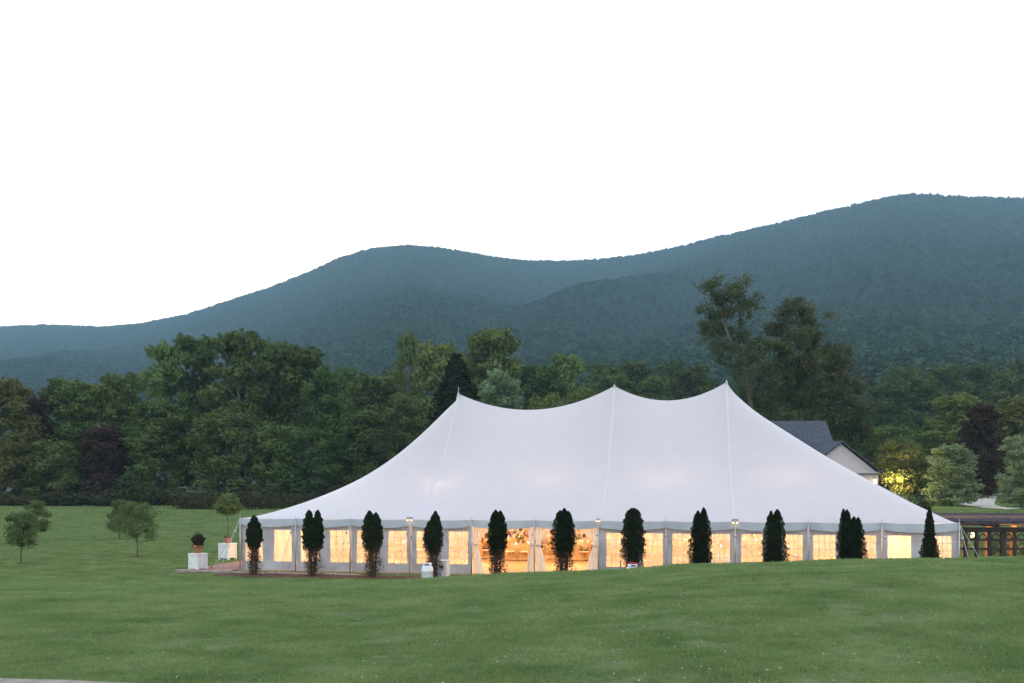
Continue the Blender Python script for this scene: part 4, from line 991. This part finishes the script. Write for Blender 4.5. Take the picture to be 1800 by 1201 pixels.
# tall pair behind the house
G2 = 'trees on the right behind the tent'
def custom_tree(name, px, Y, path, radii, blobs, leaf, bark, label, size, seed, dead=()):
    """path and blobs in photo pixels at one distance, blobs spread in depth as well"""
    rs = np.random.RandomState(seed); p = gxy(px, Y); e = empty(name, p, 0, label, 'tree', G2)
    loc = lambda x, y, dy=0: Vector(((x - px) / F * Y, dy, zpx(y, Y) - p.z))
    tm = MB(); pts = [loc(x, y, d) for x, y, d in path]; pts[0].z = -.4; tm.tube(pts, radii, 7); Vs = []; Fs = []; off = 0
    for (x, y, r1, r2, n) in blobs:
        c = loc(x, y + 7, rs.uniform(-2.2, 2.2)); near = min(pts[1:], key=lambda v: (v - c).length + (3 if v.z > c.z else 0))
        tm.tube([near, (near + c) / 2 + Vector((0, 0, -.25)), c], [radii[-1] * 1.3, radii[-1], radii[-1] * .4], 5)
        for q in range(10):
            cc = np.array(c) + rs.normal(0, .45, 3) * np.array([r1, r1, r2]) / F * Y; P, N = ell(rs, n // 5, cc, np.array([r1, r1, r2]) / F * Y * rs.uniform(.35, .75), .15); V, Fq = leaf_quads(rs, P, N, size); Vs.append(V); Fs.append(Fq + off); off += len(V)
    for (x0, y0, x1, y1) in dead: tm.tube([loc(x0, y0), loc((x0 + x1) / 2 + 1, (y0 + y1) / 2), loc(x1, y1)], [.07, .045, .02], 5)
    tm.build('trunk', M[bark], e, True); obj('crown', mesh_np('crown', np.concatenate(Vs), np.concatenate(Fs), M[leaf]), e); return e
custom_tree('tall_tree', 1330, 112, [(1332, 880, 0), (1326, 760, 0), (1318, 690, .5), (1300, 640, 0), (1282, 600, -.3), (1270, 560, 0), (1266, 515, 0)], [.42, .36, .32, .26, .2, .14, .06],
            [(1285, 510, 36, 22, 700), (1255, 515, 22, 24, 420), (1300, 530, 26, 18, 380), (1262, 548, 26, 24, 480), (1240, 570, 18, 10, 180), (1282, 570, 26, 22, 400), (1310, 560, 14, 30, 240), (1275, 604, 26, 16, 240), (1315, 615, 26, 20, 380), (1335, 600, 18, 14, 220), (1318, 660, 18, 30, 260), (1328, 712, 18, 30, 300), (1345, 690, 22, 28, 340), (1295, 640, 16, 16, 160), (1270, 625, 18, 18, 160), (1345, 640, 20, 24, 260), (1250, 590, 18, 14, 160), (1335, 740, 22, 26, 260), (1308, 655, 26, 22, 260), (1322, 690, 28, 24, 300), (1332, 770, 26, 30, 300), (1345, 720, 26, 26, 300), (1305, 590, 22, 20, 260)],
            'leaf_tall', 'bark', 'tall leaning tree with thin airy crown and bare lower trunk right of the right peak', .17, 201)
custom_tree('tall_tree', 1425, 116, [(1440, 880, 0), (1436, 760, 0), (1436, 700, .4), (1432, 650, 0), (1420, 600, 0), (1405, 560, .4), (1395, 530, 0)], [.62, .52, .46, .36, .26, .16, .07],
            [(1385, 535, 26, 16, 420), (1410, 545, 24, 16, 380), (1435, 553, 26, 12, 360), (1370, 570, 28, 18, 500), (1395, 590, 30, 20, 600), (1425, 590, 26, 18, 480), (1360, 605, 24, 20, 420), (1385, 625, 32, 24, 700), (1420, 635, 34, 26, 800), (1460, 615, 26, 22, 560), (1490, 625, 24, 22, 500), (1480, 650, 34, 26, 800), (1505, 665, 22, 20, 420), (1445, 670, 38, 26, 900), (1400, 670, 36, 26, 800), (1365, 660, 26, 28, 520), (1375, 705, 36, 32, 900), (1415, 712, 38, 30, 900), (1460, 715, 40, 34, 1000), (1495, 715, 30, 36, 800), (1510, 755, 24, 30, 600), (1485, 765, 34, 34, 800), (1380, 745, 30, 24, 500), (1525, 800, 20, 30, 400), (1500, 810, 24, 28, 400)],
            'leaf_tall', 'bark', 'massive dark broken-crowned tree standing behind the grey-roofed house', .19, 202, ((1400, 560, 1385, 510), (1420, 560, 1432, 516), (1455, 572, 1484, 540)))
RIGHT = [('g', 'leaf_mid', 1410, 135, 700, 120, 'mid-green tree filling the gap behind the house roof', 'broadleaf_tree'),
         ('d', 'leaf_mid', 1680, 128, 688, 120, 'light-topped rounded tree above the driveway', 'broadleaf_tree'),
         ('d', 'leaf_dark', 1725, 118, 706, 95, 'dark maroon tree behind the driveway', 'broadleaf_tree'),
         ('b', 'leaf_olive', 1795, 125, 690, 110, 'brownish-olive tree at the right edge of the photo', 'broadleaf_tree'),
         ('g', 'leaf_mid', 1570, 140, 745, 110, 'mid-green tree beyond the yellow-lit tree', 'broadleaf_tree'),
         ('g', 'leaf_mid', 1625, 135, 755, 90, 'mid-green low tree between the lit tree and the rounded tree', 'broadleaf_tree'),
         ('b', 'leaf_deep', 1560, 190, 668, 90, 'dark far tree right of the massive broken-crowned tree', 'broadleaf_tree'),
         ('a', 'leaf_deep', 1620, 200, 662, 90, 'dark far tree on the valley floor, left of the rounded tree', 'broadleaf_tree'),
         ('c', 'leaf_deep', 1760, 210, 650, 90, 'dark far tree above the maroon tree', 'broadleaf_tree'),
         ('b', 'leaf_deep', 1590, 245, 640, 80, 'distant tree against the foot of the mountain, right of centre', 'broadleaf_tree'),
         ('a', 'leaf_deep', 1660, 240, 640, 90, 'distant tree at the mountain foot above the rounded tree', 'broadleaf_tree'),
         ('d', 'leaf_deep', 1720, 245, 635, 90, 'distant tree at the mountain foot above the driveway', 'broadleaf_tree'),
         ('b', 'leaf_deep', 1800, 235, 630, 90, 'distant tree at the mountain foot at right edge', 'broadleaf_tree'),
         ('d', 'leaf_light', 1672, 88, 778, 100, 'pale green small tree left of the driveway bend', 'small_tree'),
         ('g', 'leaf_light', 1733, 128, 792, 78, 'pale green small tree directly behind the driveway bend', 'small_tree'),
         ('d', 'leaf_light', 1795, 84, 762, 80, 'pale green small tree at right edge above the pergola', 'small_tree'),
         ('g', 'leaf_light', 1640, 95, 800, 70, 'low pale green tree next to the yellow-lit tree', 'small_tree')]
for (k, lf, px, Y, top, wp, lab, nm) in RIGHT: tree(k, VAR[k], lf, px, Y, top, wp, lab, G2, name=nm)
custom_tree('lit_tree', 1598, 92, [(1600, 890, 0), (1598, 868, 0), (1594, 845, 0), (1590, 810, 0)], [.14, .11, .09, .05], [(1575, 815, 28, 22, 1300), (1600, 795, 28, 20, 1300), (1620, 818, 24, 22, 1100), (1560, 838, 22, 20, 900), (1590, 838, 30, 20, 1300), (1615, 846, 20, 16, 700), (1575, 785, 20, 16, 600), (1610, 775, 18, 14, 500)],
            'leaf_olive', 'bark', 'multi-stemmed tree lit yellow by the house lantern', .11, 203, ((1600, 885, 1612, 850), (1602, 886, 1586, 850), (1606, 886, 1622, 852)))
# saplings on the lawn
G3 = 'young trees on the left lawn'
def sapling(px, Y, top, wpx, label, seed, lo=.34):
    p = gxy(px, Y); h = zpx(top, Y) - p.z; wd = wpx / F * Y; tm, V, Fq = tree_meshes(seed, h, wd * 1.05, lo, 34, 4200, .05, 'broad', trunk_r=.038)
    e = empty('young_tree', p, 0, label, 'tree', G3); tm.build('trunk', M['bark'], e, True); obj('crown', mesh_np('crown', V, Fq, M['leaf_young']), e)
    mb = MB(); mb.lathe([(.42, -.02), (.36, .02), (.1, .04)], n=14); mb.build('mulch_ring', M['mulch'], e)
s1 = gpx(37, 991); sapling(37, s1.y, 898, 60, 'young tree nearest the left edge with a thin trunk', 301)
sapling(62, s1.y + 16, 878, 48, 'second young tree peeking out behind the leftmost one', 302, .2)
s2 = gpx(242, 979); sapling(242, s2.y, 880, 80, 'young tree with wide crown standing alone mid-lawn', 303)
sapling(210, s2.y + 14, 876, 50, 'young tree partly hidden behind the mid-lawn one', 304, .2)
# undergrowth along the foot of the wood
random.seed(5)
UG = [(20, 870, 90), (95, 862, 100), (165, 866, 90), (235, 845, 110), (310, 862, 90), (385, 866, 110), (455, 858, 100), (525, 862, 100), (590, 850, 90), (200, 872, 70), (50, 880, 80), (270, 872, 80), (640, 835, 90)]
for k, (px, top, wp) in enumerate(UG):
    Y = 116 + (k % 3) * 2.5; p = gxy(px, Y); hh = zpx(top, Y) - p.z; wd = wp / F * Y / 2
    bush('shrub', p, (0, 0, hh * .5), (wd, wd * .6, max(hh * .55, .6)), 1300, .22, M['undergrowth'], 'dark wild shrub in the undergrowth along the foot of the wood', 'shrub', 5, 400 + k, 'shrubs along the foot of the wood', .3)
for (px, top, wp, Y, lab) in ((350, 874, 110, 108, 'low dark hedge mound at the lawn edge left of the standard tree'), (480, 872, 150, 106, 'long low dark hedge mound at the lawn edge above the tent corner')):
    p = gxy(px, Y); hh = zpx(top, Y) - p.z; wd = wp / F * Y / 2
    bush('hedge_mound', p, (0, 0, hh * .45), (wd, 1.2, hh * .6), 2600, .12, M['undergrowth'], lab, 'hedge', 6, 450 + px, None, .3)
for (px, py, wp, lab) in ((1625, 878, 24, 'small dark round shrub at the foot of the yellow-lit tree'),):
    Y = 80; p = gxy(px, Y); bush('shrub', p, (0, 0, .35), (.6, .6, .45), 500, .09, M['undergrowth'], lab, 'shrub', 4, 470)

# ------------------------------------------------------------------ house
def P3(px, py, Y): return ((px - 900) / F * Y, Y, zpx(py, Y))
hs = empty('house', (31.8, 88, hz(31.8, 88)), 0, 'pinkish-grey gabled house with slate roof half hidden behind the tent', 'house'); HB = Vector(hs.location)
gx, gz, ez, hw = 0.0, zpx(775, 88) - HB.z, zpx(832, 88) - HB.z, 3.95
mz = zpx(740, 96) - HB.z
wm = MB()       # gable wing + main block walls
wm.add([(-hw + .35, 0, -.5), (hw - .35, 0, -.5), (hw - .35, 0, ez), (gx, 0, gz - .28), (-hw + .35, 0, ez), (-hw + .35, 12, -.5), (hw - .35, 12, -.5), (hw - .35, 12, ez), (gx, 12, gz - .28), (-hw + .35, 12, ez)],
       [(0, 1, 2, 3, 4), (1, 6, 7, 2), (0, 4, 9, 5), (5, 9, 8, 7, 6)])
wm.build('gable_wall', M['siding'], hs)
MB().box((-7.5, 8, (ez - .5) / 2), (17, 9.2, ez + .5)).build('wall', M['siding'], hs)
rf = MB()
for sg in (-1, 1):
    n0 = [(gx, -.35, gz), (sg * hw, -.35, ez + .06), (sg * hw, 9, ez + .06), (gx, 9, gz)]
    rf.add(n0 + [(x, y, z - .14) for x, y, z in n0], [(0, 1, 2, 3), (7, 6, 5, 4), (0, 4, 5, 1), (1, 5, 6, 2), (3, 2, 6, 7)])
rf.build('gable_roof', M['shingle'], hs)
rm = MB(); xr = 33.1 - HB.x
n0 = [(-16.5, 8, mz), (xr, 8, mz), (xr + .15, 3.0, ez + .1), (-16.5, 3.0, ez + .1)]; rm.add(n0 + [(x, y, z - .16) for x, y, z in n0], [(0, 3, 2, 1), (4, 5, 6, 7), (1, 2, 6, 5), (0, 4, 7, 3), (2, 3, 7, 6)])
n1 = [(-16.5, 8, mz), (xr, 8, mz), (xr, 13.2, ez + .1), (-16.5, 13.2, ez + .1)]; rm.add(n1 + [(x, y, z - .16) for x, y, z in n1], [(0, 1, 2, 3), (7, 6, 5, 4), (1, 5, 6, 2), (2, 6, 7, 3), (0, 3, 7, 4)])
rm.build('main_roof', M['shingle'], hs)
eg = MB(); eg.add([(xr - .1, 3.2, ez), (xr - .1, 13, ez), (xr - .1, 8, mz - .1)], [(0, 1, 2)]); eg.build('end_wall', M['siding'], hs)
for sg in (-1, 1):
    MB().bar((gx, -.38, gz - .12), (sg * hw, -.38, ez + .0), .04, .1).build('rake_board', M['shingle'], hs)
    MB().bar((gx, -.03, gz - .95), (sg * (hw - 1.1), -.03, ez + .12), .04, .05).build('gable_trim', M['siding'], hs)
MB().box((0, -.16, ez - .06), (hw * 2 - .1, .3, .08)).build('cornice', M['shingle'], hs)
wn = MB().box((-.6, -.04, ez - 1.4), (1.2, .06, 1.5)).build('window', M['trim'], hs); MB().box((-.6, -.075, ez - 1.4), (1.0, .02, 1.3)).build('pane', M['lantern'], wn)
ln = empty('wall_lantern', (P3(1538, 846, 87.85)), 0, 'lit wall lantern under the house gable at right', 'lantern')
MB().box((0, .06, .0), (.12, .1, .2)).build('bracket', M['iron'], ln)
MB().lathe([(.06, -.22), (.11, -.2), (.13, .1), (.05, .2)], (0, -.08, 0), 8).build('glass', M['lantern'], ln); MB().lathe([(.16, .2), (.05, .3)], (0, -.08, 0), 8).build('cap', M['iron'], ln)
lamp_light('lantern_light', ln, (2.0, .2, .3), 750, (1, .74, .32), .12)

# ------------------------------------------------------------------ driveway
dr = [(1560, 868.5, 2.0), (1620, 868, 2.0), (1668, 868.5, 2.3), (1702, 869.5, 3.0), (1714, 873, 3.0), (1713, 878, 2.6), (1712, 884, 2.2), (1722, 889, 1.6), (1748, 893.5, 1.2), (1790, 897, 1.2)]
C3 = [gpx(a, b) for a, b, _ in dr]; C3 = [Vector((p.x, min(p.y, 148), 0)) for p in C3]; dens = []
for k in range(len(C3) - 1):
    for q in range(6):
        t = q / 6; dens.append((C3[k] * (1 - t) + C3[k + 1] * t, dr[k][2] * (1 - t) + dr[k + 1][2] * t))
V = []; Fs = []
for k, (p, wd) in enumerate(dens):
    d = (dens[min(k + 1, len(dens) - 1)][0] - dens[max(k - 1, 0)][0]); d.z = 0; d.normalize(); nrm = Vector((-d.y, d.x, 0))
    for q in (-1, -.3, .3, 1): a = p + nrm * wd * q * .9; V.append((a.x, a.y, hz(a.x, a.y) + .06))
    if k:
        b = k * 4
        for q in range(3): Fs.append((b + q, b + q - 4, b + q - 3, b + q + 1))
tag(obj('driveway', mesh_np('driveway', V, Fs, M['gravel'])), kind='structure')
# pale path at the bottom left corner
V = []; Fs = []
for k in range(20):
    x = -7.5 + k * .22
    for q in range(4):
        y = 6.0 + q * .76 - .19 * (x + 4.47) + .02 * math.sin(x * 5 + q); V.append((x, y, hz(x, y) + .045))
        if k and q: c = k * 4 + q; Fs.append((c, c - 1, c - 5, c - 4))
tag(obj('path', mesh_np('path', V, Fs, M['path_gravel'], True)), kind='structure')

# ------------------------------------------------------------------ pergola
Yf, Yb = 44.0, 57.0; X0, X1 = (1687 - 900) / F * Yf + .15, 31.0; zt = zpx(927, Yf); zg = hz(25, 46)
pg = empty('pergola', (X0, Yf, zg), 0, 'dark timber pergola with slatted roof and trellis screens right of the tent', 'pergola')
dz = zt - zg
XS = [((p - 900) / F * Yf - X0) for p in (1697, 1716.5, 1739, 1763, 1783, 1806, 1830)]
for k, x in enumerate(XS): MB().box((x, 0, dz / 2 - .2), (.14 if k != 3 else .24, .14, dz + .3)).build('post', M['darkwood'], pg)
for k, x in enumerate((.25, 1.35, 2.25, 2.6, 4.6, 6.0, 8.6)): MB().box((x, 6.5, dz / 2 - .2), (.26, .26, dz + .3)).build('post', M['lamplit_wood'], pg)
zr1, zr2 = zpx(949, Yf) - zg, zpx(965, Yf) - zg
for zz in (zr1, zr2, zpx(983, Yf) - zg):
    MB().box((4.5, 0, zz), (9.6, .1, .11)).build('rail', M['darkwood'], pg)
MB().box((4.2, -.02, dz - .12), (10.4, .2, .24)).build('beam', M['darkwood'], pg)
MB().box((4.2, 8.5, dz - .12), (10.4, .2, .30)).build('beam', M['darkwood'], pg)
MB().box((4.2, 12.8, dz - .12), (10.4, .2, .30)).build('beam', M['darkwood'], pg)
for k in range(6): MB().box((-.4 + k * 1.9, 6.4, dz + .10), (.09, 13.6, .16)).build('rafter', M['darkwood'], pg)
sl = MB().box((0, 0, 0), (11.6, .42, .16)).mesh('slat', M['slatwood'])
for k in range(10): o = obj('slat', sl, pg); o.location = (4.6, -.4 + k * 1.48, dz + .262)
for a, b in zip(XS[:-1], XS[1:]):      # curved braces under the beam
    for (x, sg) in ((a + .1, 1), (b - .1, -1)): MB().tube([(x, 0, dz - .62), (x + sg * .06, 0, dz - .42), (x + sg * .22, 0, dz - .30)], .028, 5).build('brace', M['darkwood'], pg)
for (x, lab) in ((2.3, 'warm lantern hanging inside the pergola, nearer the tent'), (6.6, 'warm lantern hanging inside the pergola, at the right edge of the photo')):
    pl = empty('pergola_lantern', (X0 + x, Yf + 3.6, zg + dz - .55), 0, lab, 'lantern')
    MB().lathe([(.05, -.14), (.09, -.12), (.09, .08), (.03, .12)], n=8).build('glass', M['lantern'], pl); MB().tube([(0, 0, .1), (0, 0, .62)], .012, 5).build('hook', M['iron'], pl)
    lamp_light('lantern_light', pl, (0, .1, -.3), 420, (1, .55, .2), .1)
for k, (x, y) in enumerate(((.9, 8.6), (3.7, 8.9), (6.4, 8.6), (8.6, 8.9))):
    xx, yy = X0 + x, Yf + y; bush('shrub', (xx, yy, hz(xx, yy)), (0, 0, .9), (1.2, .9, 1.0), 1200, .10, M['leaf_light'], 'olive green shrub seen through the pergola trellis', 'shrub', 5, 500 + k, 'shrubs behind the pergola')
